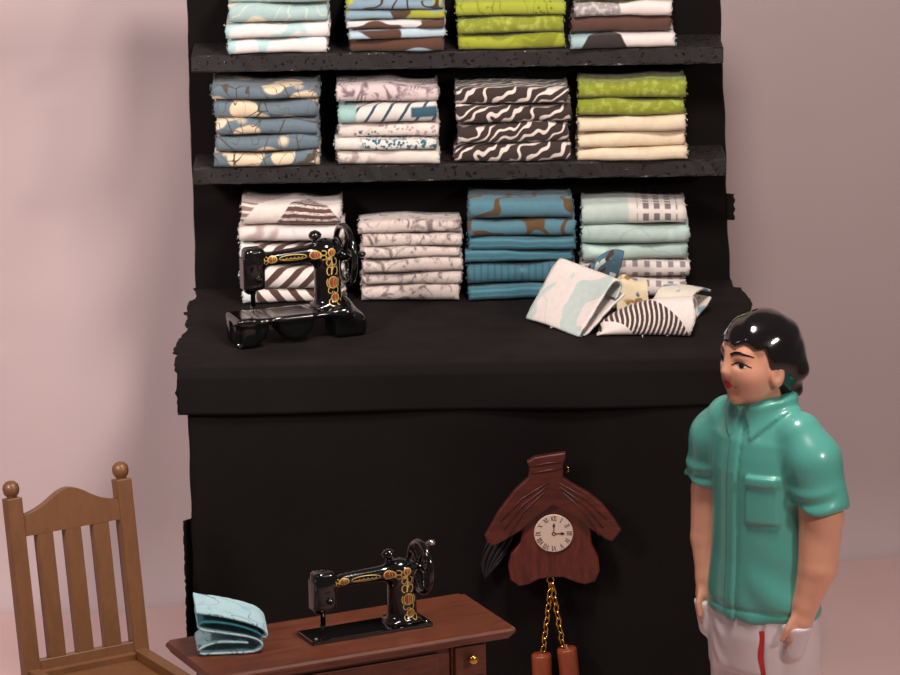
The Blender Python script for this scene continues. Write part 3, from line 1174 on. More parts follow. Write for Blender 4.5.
# ================================================================= SEWING MACHINES
def machine_head(zs):
    """distance function of the cast arm, pillar and head above the plate; zs squeezes the height"""
    def fn(P):
        Q = P.copy()
        Q[:, 2] /= zs
        floor_ = -P[:, 2]-0.006
        pil = sd_cap(Q*np.array([1, 1.15, 1]), (0.108, 0, 0.02), (0.104, 0, 0.215), 0.048, 0.044)
        foot = sd_box(Q, (0.108, 0, 0.006), (0.054, 0.048, 0.010), 0.006)
        arm = sd_cap(Q*np.array([1, 1.1, 1]), (0.10, 0, 0.216), (-0.135, 0, 0.210), 0.036, 0.025)
        hump = sd_cap(Q, (0.10, 0, 0.225), (0.13, 0, 0.222), 0.034, 0.030)
        hd = sd_box(Q, (-0.158, 0, 0.180), (0.036, 0.032, 0.082), 0.018)
        wedge = sd_cap(Q, (-0.160, 0, 0.205), (-0.135, 0, 0.21), 0.034, 0.024)
        slope = sd_cap(Q, (-0.168, 0, 0.12), (-0.172, 0, 0.10), 0.026, 0.020)
        d = smin(pil, arm, 0.035)
        d = smin(d, hump, 0.02)
        d = smin(d, foot, 0.025)
        hd = smin(smin(hd, wedge, 0.02), slope, 0.015)
        return smax(smin(d, hd, 0.018), floor_, 0.003)
    return fn


def sewing_machine(name, label, loc, yaw, zs, footed):
    t = thing(name, label, 'sewing machine', loc, yaw, 'miniature sewing machines')
    z0 = 0.098 if footed else 0.012
    body = sdf_obj('arm_casting', machine_head(zs), (-0.22, -0.07, -0.015), (0.19, 0.07, 0.29*zs), 0.006, M_GLOSS, t)
    body.location = (0, 0, z0)
    # decals
    bvh = BVHTree.FromPolygons([v.co.copy() for v in body.data.vertices], [tuple(p.vertices) for p in body.data.polygons])

    def pl(x, z):
        return (x, -0.3, z*zs)
    gold, red = [], []
    az = 0.213
    for cx, cz, rx, rz in ((-0.098, az, 0.014, 0.012), (0.052, az+0.003, 0.016, 0.014), (0.112, 0.105, 0.014, 0.020), (0.118, 0.046, 0.012, 0.015), (0.108, 0.222, 0.011, 0.013)):
        red.append(mark_fan(cx, cz, rx, rz, 18, 3))
        gold.append(mark_ribbon(arc(cx, cz, rx*1.12, rz*1.12, 0, 360, 20), 0.003))
        gold.append(mark_ribbon([(cx, cz-rz), (cx, cz+rz)], 0.0016))
        gold.append(mark_ribbon(arc(cx, cz, rx*0.55, rz*1.0, -90, 90, 8), 0.0014))
    # scroll panel on the arm
    gold.append(mark_ribbon(arc(-0.025, az+0.001, 0.048, 0.011, 0, 360, 30), 0.0022))
    for k in range(5):
        gold.append(mark_ribbon(arc(-0.055+0.014*k, az+0.001, 0.008, 0.005, 200, 380, 8), 0.003))
    for s in (-1, 1):
        gold.append(mark_ribbon(arc(-0.122, az+s*0.007, 0.007, 0.007, -200*s, 100*s, 10), 0.003))
        gold.append(mark_ribbon(arc(0.08, az+s*0.009, 0.010, 0.009, -200*s, 120*s, 12), 0.0035))
        gold.append(mark_ribbon(arc(0.112+s*0.010, 0.075, 0.008, 0.012, 90, 90-s*250, 12), 0.0028))
        gold.append(mark_ribbon(arc(0.110+s*0.010, 0.150, 0.009, 0.016, -90, -90+s*260, 12), 0.0035))
        gold.append(mark_ribbon(arc(0.108+s*0.010, 0.185, 0.008, 0.014, 90, 90-s*260, 12), 0.0035))
        gold.append(mark_ribbon(arc(0.112, 0.105, 0.022, 0.027, 90-s*55, 90-s*130, 10), 0.003))
        gold.append(mark_ribbon(arc(0.118+s*0.014, 0.030, 0.008, 0.012, 60, 60-s*220, 10), 0.0026))
    gold.append(mark_ribbon([(0.107, 0.135), (0.110, 0.170), (0.106, 0.205)], 0.005))
    gold.append(mark_fan(0.100, 0.200, 0.008, 0.008, 10, 2))
    for P2, F2 in red:
        mesh_obj('rust_oval_decal', project_mark(bvh, P2, F2, pl, (0, 1, 0), 0.0012), F2, M_ORANGE, body, True)
    P2, F2 = join_marks(gold)
    mesh_obj('gold_scroll_decal', project_mark(bvh, P2, F2, pl, (0, 1, 0), 0.0020), F2, M_GOLD, body, True)['kind'] = 'stuff'
    # head fittings
    fp = box('face_plate', (-0.196, 0, z0+0.165*zs), (0.004, 0.022, 0.060*zs), M_GLOSS, t, 0.003)
    lathe('needle_bar', [(0.0085, 0.0), (0.0085, 0.04), (0.011, 0.042), (0.011, 0.06)], M_GLOSS, t, 12, loc=(-0.162, 0, z0+0.035*zs))
    lathe('needle', [(0.0015, 0.0), (0.003, 0.03*zs)], M_CHROME, t, 8, loc=(-0.162, 0, z0+0.008))
    box('presser_foot', (-0.162, 0.004, z0+0.030*zs), (0.006, 0.010, 0.006), M_GLOSS, t, 0.002)
    lathe('tension_knob', [(0.010, 0.0), (0.011, -0.006), (0.007, -0.010), (0.004, -0.016), (0.001, -0.017)], M_GLOSS, t, 14, 'Y', (-0.150, -0.031, z0+0.145*zs))
    lathe('spool_knob', [(0.018, 0.0), (0.012, 0.012), (0.009, 0.022), (0.020, 0.030), (0.023, 0.040), (0.016, 0.050), (0.004, 0.055)], M_GLOSS, t, 18, loc=(0.065, 0, z0+0.240*zs))
    # hand wheel
    wh = thing_part('hand_wheel', t, (0.172, 0, z0+(0.196 if footed else 0.216)*zs))
    rw = 0.098 if footed else 0.080
    bm = bmesh.new()
    add_tube(bm, [(0, rw*math.cos(2*math.pi*i/32), rw*math.sin(2*math.pi*i/32)) for i in range(32)], 0.0105, 10, True)
    rim = bm_obj('wheel_rim', bm, M_GLOSS, wh, True)
    lathe('hub', [(0.004, -0.032), (0.016, -0.030), (0.020, -0.015), (0.020, 0.012), (0.012, 0.018), (0.002, 0.019)], M_GLOSS, wh, 16, 'X')
    for k in range(5):
        a = 2*math.pi*k/5+0.4
        bm = bmesh.new()
        pts = [(0.0, (0.012+(rw-0.012)*i/6)*math.cos(a+0.25*math.sin(i/6*3.14)), (0.012+(rw-0.012)*i/6)*math.sin(a+0.25*math.sin(i/6*3.14))) for i in range(7)]
        add_tube(bm, pts, [0.009, 0.0075, 0.0065, 0.006, 0.0065, 0.0075, 0.009], 8)
        bm_obj('spoke', bm, M_GLOSS, wh, True)
    lathe('crank_handle', [(0.004, 0.0), (0.005, 0.012), (0.009, 0.016), (0.010, 0.03), (0.006, 0.036), (0.001, 0.037)], M_CHROME if not footed else M_GLOSS, wh, 12, 'X', (0.008, -rw*0.2, rw*0.97) if not footed else (0.008, -rw*0.80, rw*0.15))
    if footed:
        def base(P):
            plate = sd_box(P, (-0.035, 0, 0.088), (0.200, 0.068, 0.010), 0.006)
            blk = sd_box(P, (-0.205, 0, 0.052), (0.035, 0.070, 0.050), 0.010)
            notch = np.minimum(sd_box(P, (-0.245, -0.055, 0.045), (0.018, 0.012, 0.036), 0.004), sd_box(P, (-0.245, 0.015, 0.035), (0.018, 0.010, 0.04), 0.004))
            d = smin(plate, smax(blk, -notch, 0.006), 0.012)
            yy = np.abs(P[:, 1])-0.055
            for cx, rx, rz in ((-0.165, 0.040, 0.060), (-0.030, 0.070, 0.062)):
                lob = smax(sd_ell(P, (cx, 0, 0.080), (rx, 0.16, rz+0.012)), yy-0.012, 0.008)
                d = smin(d, smax(lob, P[:, 2]-0.095, 0.01), 0.010)
            slope = sd_cap(P*np.array([1, 0.62, 1]), (0.150, 0, 0.080), (0.212, 0, 0.030), 0.046, 0.030)
            slope = smin(slope, sd_box(P, (0.165, 0, 0.035), (0.055, 0.062, 0.035), 0.012), 0.02)
            d = smin(d, slope, 0.02)
            rise = sd_cap(P*np.array([1, 0.7, 1]), (0.11, 0, 0.085), (0.15, 0, 0.10), 0.035, 0.030)
            d = smin(d, rise, 0.02)
            return smax(d, -P[:, 2]+0.001, 0.004)
        sdf_obj('footed_base', base, (-0.27, -0.09, -0.006), (0.26, 0.09, 0.15), 0.0065, M_GLOSS, t)
        lathe('bed_screw', [(0.007, 0.0), (0.006, -0.004), (0.001, -0.005)], M_BRASS, t, 12, 'Y', (0.145, -0.068, 0.078))
    else:
        bm = bmesh.new()
        add_box(bm, (-0.02, 0, 0.006), (0.205, 0.062, 0.006), 0.003, 2)
        bm_obj('bed_plate', bm, M_GLOSS, t)
        for sx in (0.168, -0.205):
            lathe('plate_screw', [(0.006, 0.0), (0.006, 0.003), (0.002, 0.005)], M_CHROME, t, 10, loc=(sx, -0.045, 0.012))
    return t


def thing_part(name, parent, loc):
    o = bpy.data.objects.new(name, None)
    o.empty_display_size = 0.05
    COL.objects.link(o)
    o.parent = parent
    o.location = loc
    return o


sewing_machine('sewing_machine', 'black and gold sewing machine with scalloped foot base on the counter', (-0.512, 0.315, CZ+0.0065), R(21), 0.90, True)

# ================================================================= TABLE
TYAW = math.atan2(0.414, 0.909)
TX, TY = -0.355, -1.180
table = thing('sewing_table', 'reddish brown wooden sewing table with brass drawer knob', 'table', (TX, TY, 0), TYAW)
# moulded top
bm = bmesh.new()
prof = [(0.000, 0.712), (0.012, 0.716), (0.018, 0.726), (0.024, 0.732), (0.024, 0.744), (0.019, 0.750)]
hl, hw = 0.512-0.024, 0.200-0.024
rings = []
for off, z in prof:
    rings.append([bm.verts.new((sx*(hl+off), sy*(hw+off), z)) for sx, sy in ((-1, -1), (1, -1), (1, 1), (-1, 1))])
for a, b in zip(rings[:-1], rings[1:]):
    for i in range(4):
        j = (i+1) % 4
        bm.faces.new((a[i], a[j], b[j], b[i]))
bm.faces.new(rings[0][::-1])
bm.faces.new(rings[-1])
bmesh.ops.bevel(bm, geom=[e for e in bm.edges if abs(e.verts[0].co.z-e.verts[1].co.z) > 0.001 and abs(e.verts[0].co.x-e.verts[1].co.x) < 0.02], offset=0.012, segments=3, affect='EDGES')
bm_obj('tabletop', bm, M_TABLE, table)
# end drawer cases with a drawer and knob each, apron and its drop front between
for sx in (-1, 1):
    cx = sx*0.365
    bm = bmesh.new()
    add_box(bm, (cx, 0.0, 0.60), (0.060, 0.155, 0.112), 0.004)
    bm_obj('drawer_case', bm, M_TABLE, table)
    for zc in (0.655, 0.545):
        dr = box('drawer', (cx, -0.158, zc), (0.052, 0.010, 0.050), M_TABLE, table, 0.004)
        lathe('knob', [(0.006, 0.0), (0.006, -0.010), (0.014, -0.016), (0.017, -0.024), (0.012, -0.032), (0.002, -0.034)], M_BRASS, dr, 16, 'Y', (0.0, -0.008, 0.010 if zc > 0.6 else 0.0))
    for sy in (-1, 1):
        lg = bmesh.new()
        add_box(lg, (cx, sy*0.125, 0.245), (0.028, 0.026, 0.245), 0.006)
        for v_ in lg.verts:
            if v_.co.z < 0.1:
                v_.co.x = cx+(v_.co.x-cx)*0.7
                v_.co.y = sy*0.125+(v_.co.y-sy*0.125)*0.7
        bm_obj('leg', lg, M_TABLE, table)
    box('stretcher', (cx, 0, 0.16), (0.016, 0.10, 0.016), M_TABLE, table, 0.004)
box('front_apron', (0.0, -0.135, 0.655), (0.304, 0.012, 0.058), M_TABLE, table, 0.004)
box('apron_panel', (0.0, -0.150, 0.652), (0.262, 0.006, 0.040), M_TABLE, table, 0.004)
box('rear_apron', (0.0, 0.135, 0.655), (0.304, 0.012, 0.058), M_TABLE, table, 0.004)
box('treadle_bar', (0.0, 0.0, 0.16), (0.35, 0.014, 0.012), M_TABLE, table, 0.004)

# machine on the table
cT, sT = math.cos(TYAW), math.sin(TYAW)
sewing_machine('sewing_machine', 'black and gold sewing machine on flat bed plate on the wooden table', (-0.262, -1.142, 0.7508), TYAW, 0.78, False)

# aqua cloth on the table: layers seen end-on
T_PATH = [(0.165, 0.042), (0.080, 0.046), (0.030, 0.034), (0.012, 0.018), (0.030, 0.006), (0.120, 0.005), (0.185, 0.010), (0.208, 0.034), (0.180, 0.060), (0.100, 0.078), (0.040, 0.092),
          (0.014, 0.108), (0.030, 0.124), (0.100, 0.116), (0.180, 0.088), (0.214, 0.062), (0.222, 0.078), (0.190, 0.108), (0.100, 0.140), (0.030, 0.158), (0.008, 0.165)]


def table_cloth_warp(x, y, z):
    # x runs from the front end to the back; y across
    return (y-0.11, x-0.09, max(z*(0.86+0.06*x/0.18)+0.002*math.sin(x*30+y*20), 0.001))


o = loose_cloth('folded_cloth', T_PATH, 0.17, (-0.700, -1.275, 0.7505), R(6), 'table_aqua', 'pale aqua veined cloth folded on the left end of the wooden table', None, 911, 0.007, 22, table_cloth_warp)
# lifted left side: the cloth's front-left fold stands higher
threads('frayed_threads', [((0.03, -0.088, 0.05), (0.3, -1, 0)), ((-0.09, -0.088, 0.08), (-1, 0, 0))], o, F['table_aqua'], 5, 5, 0.012, 0.001)

# ================================================================= CHAIR
CYAW = R(30)
chair = thing('slat_back_chair', 'tan painted wooden chair with slatted back and ball finials', 'chair', (-1.204, -0.575, 0), CYAW)
LEAN = R(9)


def back_pt(x, h, d=0.0):
    """point on the back: x across, h up along the leaning back from seat level, d forward of it"""
    return Vector((x, h*math.sin(LEAN)-d*math.cos(LEAN), 0.44+h*math.cos(LEAN)-d*0*math.sin(LEAN)))


ML = Matrix.Translation((0, 0, 0.44)) @ Matrix.Rotation(-LEAN, 4, 'X')
HW = 0.196
for sx in (-1, 1):
    bm = bmesh.new()
    add_box(bm, (sx*HW, 0, 0.285), (0.027, 0.022, 0.315), 0.004, 2, ML)
    post = bm_obj('back_post', bm, M_CHAIR, chair)
    bm = bmesh.new()
    add_lathe(bm, [(0.017, 0.0), (0.015, 0.003), (0.021, 0.008), (0.026, 0.017), (0.028, 0.028), (0.025, 0.042), (0.014, 0.053), (0.002, 0.056)], 20)
    bmesh.ops.transform(bm, matrix=ML @ Matrix.Translation((sx*HW, 0, 0.600)), verts=bm.verts)
    bm_obj('finial', bm, M_CHAIR, post, True)
    # legs below the seat
    bm = bmesh.new()
    add_tube(bm, [(sx*HW, 0.004, 0.47), (sx*HW, 0.03, 0.0)], [0.022, 0.018], 12)
    bm_obj('leg', bm, M_CHAIR, chair, True)
    bm = bmesh.new()
    add_tube(bm, [(sx*(HW-0.01), -0.37, 0.43), (sx*(HW-0.01), -0.38, 0.0)], [0.022, 0.018], 12)
    bm_obj('leg', bm, M_CHAIR, chair, True)
    tube('stretcher', [(sx*(HW-0.005), 0.012, 0.20), (sx*(HW-0.008), -0.375, 0.20)], 0.011, M_CHAIR, chair)
# crest rail with a raised middle
out = []
n = 24
for i in range(n+1):
    x = -HW+0.022+(2*HW-0.044)*i/n
    u = (x/(HW-0.022))
    out.append((x, 0.545+0.058*math.exp(-(u/0.50)**2)-0.010*u*u))
out += [(HW-0.022, 0.470), (-HW+0.022, 0.470)]
cr = prism_xz('crest_rail', out, -0.018, 0.018, M_CHAIR, chair, 0.0)
cr.matrix_local = ML
bm = bmesh.new()
add_box(bm, (0, 0, 0.028), (HW-0.022, 0.017, 0.034), 0.003, 2, ML)
bm_obj('lower_rail', bm, M_CHAIR, chair)
sw = 0.028
gap = (2*(HW-0.024)-3*2*sw)/4
for k in range(3):
    cx = -(HW-0.024)+gap*(k+1)+sw*(2*k+1)
    bm = bmesh.new()
    add_box(bm, (cx, 0, 0.268), (sw, 0.017, 0.208), 0.002, 1, ML)
    bm_obj('slat', bm, M_CHAIR, chair)
# seat frame with a recessed panel
for sx in (-1, 1):
    box('seat_rail', (sx*(HW-0.004), -0.195, 0.452), (0.022, 0.195, 0.026), M_CHAIR, chair, 0.004)
box('seat_rail', (0, -0.375, 0.452), (HW-0.026, 0.022, 0.026), M_CHAIR, chair, 0.004)
box('seat_rail', (0, -0.012, 0.445), (HW-0.026, 0.016, 0.026), M_CHAIR, chair, 0.004)
box('seat', (0, -0.19, 0.438), (HW-0.025, 0.164, 0.010), M_CHAIR, chair, 0.003)
tube('stretcher', [(-HW+0.01, -0.376, 0.16), (HW-0.01, -0.376, 0.16)], 0.011, M_CHAIR, chair)

# ================================================================= CUCKOO CLOCK
CKX, CKY, CKZ = 0.336, 0.0, 0.715
clock = thing('cuckoo_clock', 'dark red-brown wooden cuckoo clock with roman dial on the black front', 'clock', (CKX, CKY, CKZ))
KX, KZ = 0.00079, 0.00082


def ck(pts):
    return [((x-355)*KX, (388-y)*KZ) for x, y in pts]


body_o = ck([(225, 350), (213, 430), (172, 480), (160, 535), (170, 590), (205, 617), (250, 610), (290, 588), (340, 582), (395, 582), (440, 602), (485, 615), (530, 602), (550, 560), (545, 500), (517, 440), (512, 350), (430, 290), (355, 240), (280, 290)])
prism_xz('case', body_o, -0.062, -0.012, M_CLOCK, clock, 0.008)
roof_o = ck([(245, 78), (275, 60), (340, 50), (408, 42), (411, 60), (398, 95), (399, 150), (440, 178), (505, 215), (562, 262), (610, 325), (642, 378), (603, 425), (575, 413), (520, 372), (440, 310), (355, 262), (290, 305), (215, 372), (150, 410), (100, 436), (72, 418), (62, 390), (120, 290), (190, 200), (250, 145), (255, 105)])
roof = prism_xz('roof', roof_o, -0.080, -0.055, M_CLOCKROOF, clock, 0.007)
for side in (-1, 1):
    for k in range(3):
        a = Vector(((355+side*(20+10*k)-355)*KX, -0.0805, (388-(165+22*k))*KZ))
        b = Vector(((355+side*(225-16*k)-355)*KX, -0.0805, (388-(330+34*k))*KZ))
        bm = bmesh.new()
        mid = (a+b)/2+Vector((side*0.008, 0, 0.012))
        add_tube(bm, [a, mid, b], [0.002, 0.0035, 0.002], 6)
        bm_obj('carved_ridge', bm, M_CLOCKROOF, roof, True)
for k in range(2):
    bm = bmesh.new()
    add_tube(bm, [((262-355)*KX, -0.081, (388-(95+30*k))*KZ), ((330-355)*KX, -0.0815, (388-(84+30*k))*KZ), ((392-355)*KX, -0.081, (388-(80+28*k))*KZ)], [0.002, 0.0035, 0.002], 6)
    bm_obj('carved_ridge', bm, M_CLOCKROOF, roof, True)
dial = lathe('dial', [(0.064, -0.060), (0.066, -0.066), (0.064, -0.070), (0.002, -0.070)], M_DIAL, clock, 40, 'Y')
for p in dial.data.polygons:
    p.use_smooth = False
NUM = ['XII', 'I', 'II', 'III', 'IV', 'V', 'VI', 'VII', 'VIII', 'IX', 'X', 'XI']
for h, s in enumerate(NUM):
    bm = bmesh.new()
    adv = {'I': 0.0052, 'V': 0.0100, 'X': 0.0100}
    wtot = sum(adv[c] for c in s)
    fit = min(1.0, 0.023/wtot)
    x = -wtot*fit/2
    hh = 0.0078

    def stroke(x0, z0_, x1, z1_, w):
        d = Vector((x1-x0, 0, z1_-z0_))
        l = d.length
        nrm = Vector((-d.z, 0, d.x))/l*w/2
        a, b = Vector((x0, 0, z0_)), Vector((x1, 0, z1_))
        vv = [bm.verts.new(p) for p in (a-nrm, b-nrm, b+nrm, a+nrm)]
        bm.faces.new(vv)
    for c in s:
        w_ = adv[c]*fit
        c0 = x+w_/2
        if c == 'I':
            stroke(c0, -hh, c0, hh, 0.0021)
            for zz in (-hh, hh):
                stroke(c0-w_*0.45, zz, c0+w_*0.45, zz, 0.0012)
        elif c == 'V':
            stroke(c0-w_*0.4, hh, c0, -hh, 0.0024)
            stroke(c0+w_*0.4, hh, c0, -hh, 0.0013)
        else:
            stroke(c0-w_*0.4, hh, c0+w_*0.4, -hh, 0.0024)
            stroke(c0+w_*0.4, hh, c0-w_*0.4, -hh, 0.0013)
        x += w_
    ang = -h*math.pi/6
    o = bm_obj('numeral', bm, M_INK, dial, False, (0.0525*math.sin(-ang), -0.0706, 0.0525*math.cos(ang)), (0, -ang, 0))
for nm, ang, ln in (('minute_hand', 0.03, 0.034), ('hour_hand', math.pi/2, 0.034)):
    bm = bmesh.new()
    outl = [(-0.0012, 0.006), (-0.0012, ln-0.010), (-0.0045, ln-0.009), (-0.003, ln-0.003), (0.0, ln+0.003), (0.003, ln-0.003), (0.0045, ln-0.009), (0.0012, ln-0.010), (0.0012, 0.006)]
    f = bm.faces.new([bm.verts.new((x, 0, z)) for x, z in outl])
    r = bmesh.ops.extrude_face_region(bm, geom=[f])
    for g in r['geom']:
        if isinstance(g, bmesh.types.BMVert):
            g.co.y = -0.001
    bm_obj(nm, bm, M_INK, dial, False, (0, -0.0712, 0), (0, ang, 0))
bm = bmesh.new()
add_tube(bm, [(0.0055*math.cos(R(20*i)), -0.0715, 0.0055*math.sin(R(20*i))) for i in range(18)], 0.0012, 6, True)
bm_obj('centre_ring', bm, M_INK, dial, True)
bm = bmesh.new()
add_tube(bm, [(0.043, -0.05, 0.233), (0.052, -0.058, 0.226), (0.052, -0.062, 0.215), (0.046, -0.06, 0.209), (0.042, -0.055, 0.212)], 0.0028, 8)
bm_obj('brass_hook', bm, M_BRASS, clock, True)
bm = bmesh.new()
add_tube(bm, [(-0.012+0.011*math.cos(R(20*i)), -0.040, -0.172+0.012*math.sin(R(20*i))) for i in range(18)], 0.0024, 8, True)
bm_obj('brass_ring', bm, M_BRASS, clock, True)
# chains and weights
link_me = None
for cx0, cz0, cx1, cz1, nl in ((-0.010, -0.182, -0.040, -0.425, 10), (-0.008, -0.180, 0.028, -0.405, 9)):
    ch = thing_part('chain', clock, (0, 0, 0))
    for k in range(nl):
        t = (k+0.5)/nl
        if link_me is None:
            bm = bmesh.new()
            add_tube(bm, [(0.0088*math.cos(R(22.5*i)), 0, 0.0155*math.sin(R(22.5*i))) for i in range(16)], 0.0030, 6, True)
            lo = bm_obj('chain_link', bm, M_BRASS, ch, True)
            link_me = lo.data
        else:
            lo = bpy.data.objects.new('chain_link', link_me)
            COL.objects.link(lo)
            lo.parent = ch
        ang = math.atan2(cx1-cx0, -(cz1-cz0))
        lo.location = (cx0+(cx1-cx0)*t, -0.045-0.008*t-(0.006 if cx1 > 0 else 0), cz0+(cz1-cz0)*t)
        lo.rotation_euler = (0, -ang+(0.25 if k % 2 else -0.25), R(35 if k % 2 else -50))
    wz = cz1-0.006
    wt = lathe('weight', [(0.004, 0.012), (0.005, 0.002), (0.029, 0.0), (0.033, -0.004), (0.034, -0.016), (0.033, -0.17), (0.028, -0.178), (0.002, -0.18)], M_WEIGHT, clock, 24, loc=(cx1+(0.012 if cx1 > 0 else -0.006), -0.052, wz), rot=(0, R(-5 if cx1 > 0 else -1), 0))

# dark ridged scrap peeking out behind the clock's left eave


def scrap(u, w):
    wd = 0.045*math.sin(math.pi*min(1, 0.25+0.75*w))+0.008
    x = -0.01-0.055*w+(u-0.5)*2*wd*0.9
    return (x, -0.012-0.010*abs(math.sin(u*14+w*5))-0.006*w, 0.07-0.15*w+0.02*u)


o = cloth_grid('cloth_scrap', scrap, 28, 20, plain('black_shiny_cloth', (18, 16, 18), 0.5, 0.05), None, 0.004)
o.location = (0.175, 0.0, 0.625)
tag(o, 'small crumpled black cloth scrap behind left eave of the cuckoo clock', 'scrap')

# ================================================================= MAN
MX, MY = 0.980, -0.92
BYAW = R(-46)
HEADYAW = R(-15)
HC = np.array([-0.004, -0.016, 1.545])          # head centre in body frame


def remap(P):
    Q = P.copy()
    Q[:, 2] = np.where(P[:, 2] < 0.75, P[:, 2]*(0.70/0.75), P[:, 2]-0.05)
    return Q


def to_head(P):
    q = P-HC
    c, s = math.cos(-HEADYAW), math.sin(-HEADYAW)
    return np.stack([q[:, 0]*c-q[:, 1]*s, q[:, 0]*s+q[:, 1]*c, q[:, 2]], 1)


def sd_head(P):
    q = to_head(P)
    d = sd_ell(q, (0, 0.006, 0.028), (0.107, 0.124, 0.112))
    jaw = sd_ell(q, (0, -0.032, -0.050), (0.089, 0.088, 0.094))
    d = smin(d, jaw, 0.045)
    cheek = np.minimum(sd_ell(q, (0.045, -0.066, -0.032), (0.040, 0.034, 0.042)), sd_ell(q, (-0.045, -0.066, -0.032), (0.040, 0.034, 0.042)))
    d = smin(d, cheek, 0.03)
    nose = sd_cap(q, (0, -0.108, 0.022), (0, -0.128, -0.022), 0.009, 0.015)
    d = smin(d, nose, 0.018)
    brow = sd_cap(q, (-0.05, -0.088, 0.034), (0.05, -0.088, 0.034), 0.018, 0.018)
    d = smin(d, brow, 0.02)
    lips = sd_ell(q, (0, -0.108, -0.066), (0.022, 0.010, 0.012))
    d = smin(d, lips, 0.010)
    chin = sd_ell(q, (0, -0.092, -0.112), (0.026, 0.020, 0.020))
    d = smin(d, chin, 0.02)
    for s in (-1, 1):
        d = smax(d, -sd_ell(q, (s*0.050, -0.116, 0.006), (0.020, 0.014, 0.011)), 0.012)
        ear = sd_ell(q, (s*0.104, -0.004, -0.028), (0.015, 0.027, 0.042))
        d = smin(d, smax(ear, -sd_ell(q, (s*0.120, -0.010, -0.026), (0.008, 0.012, 0.022)), 0.006), 0.008)
    return d


ARM = {}
for s in (-1, 1):
    ARM[s] = [(s*0.180, 0.0, 1.240), (s*0.228, 0.012, 1.02), (s*0.228, -0.004, 0.86), (s*0.206, -0.034, 0.745), (s*0.172, -0.055, 0.66)]


def interp(z, pts):
    return np.interp(z, [p[0] for p in pts], [p[1] for p in pts])


def column(P, prof, z0, z1, k=0.02, cy=None):
    """elliptic column; prof rows (z, a, b)"""
    z = P[:, 2]
    a = interp(z, [(r[0], r[1]) for r in prof])
    b = interp(z, [(r[0], r[2]) for r in prof])
    yc = interp(z, cy) if cy else 0.0
    q = np.sqrt((P[:, 0]/a)**2+((P[:, 1]-yc)/b)**2)
    d = (q-1)*np.minimum(a, b)
    return smax(smax(d, z-z1, k), z0-z, k)


def hand_parts(P, s):
    w = ARM[s][3]
    d = sd_cap(P, w, (s*0.200, -0.048, 0.690), 0.036, 0.038)
    P = P-np.array([s*0.018, 0, 0])
    # palm and fingers slide into the trouser pocket; thumb stays along its rim
    for k, (dy, ln) in enumerate(((-0.032, 0.060), (-0.012, 0.070), (0.008, 0.066), (0.026, 0.052))):
        a = (s*0.186, -0.050+dy, 0.672)
        b = (s*0.178, -0.060+dy*0.9, 0.672-ln*0.55)
        c = (s*0.160, -0.066+dy*0.8, 0.672-ln)
        f = np.minimum(sd_cap(P, a, b, 0.0115, 0.0105), sd_cap(P, b, c, 0.0105, 0.0085))
        d = smin(d, f, 0.006)
    th = np.minimum(sd_cap(P, (s*0.180, -0.072, 0.710), (s*0.170, -0.100, 0.672), 0.0135, 0.0115), sd_cap(P, (s*0.170, -0.100, 0.672), (s*0.155, -0.108, 0.640), 0.0115, 0.009))
    return smin(d, th, 0.008)


def sd_body(P):
    d = sd_head(P)
    P = remap(P)
    neck = sd_cap(P, (0, 0.012, 1.28), (0, -0.002, 1.46), 0.066, 0.060)
    d = smin(d, neck, 0.02)
    torso = column(P, [(0.70, 0.120, 0.095), (0.95, 0.118, 0.090), (1.15, 0.140, 0.095), (1.27, 0.140, 0.085), (1.34, 0.07, 0.06)], 0.66, 1.34, 0.03)
    d = smin(d, torso, 0.03)
    for s in (-1, 1):
        A = ARM[s]
        up_ = sd_cap(P, A[0], A[1], 0.050, 0.071)
        f1 = sd_cap(P, A[1], A[2], 0.071, 0.062)
        f2 = sd_cap(P, A[2], A[3], 0.062, 0.042)
        a_ = smin(smin(up_, f1, 0.004), f2, 0.008)
        a_ = smin(a_, hand_parts(P, s), 0.02)
        d = smin(d, a_, 0.012)
        leg = smin(sd_cap(P, (s*0.078, 0, 0.70), (s*0.082, 0.0, 0.38), 0.072, 0.055), sd_cap(P, (s*0.082, 0, 0.38), (s*0.085, 0.015, 0.05), 0.055, 0.036), 0.02)
        d = smin(d, leg, 0.03)
    return d


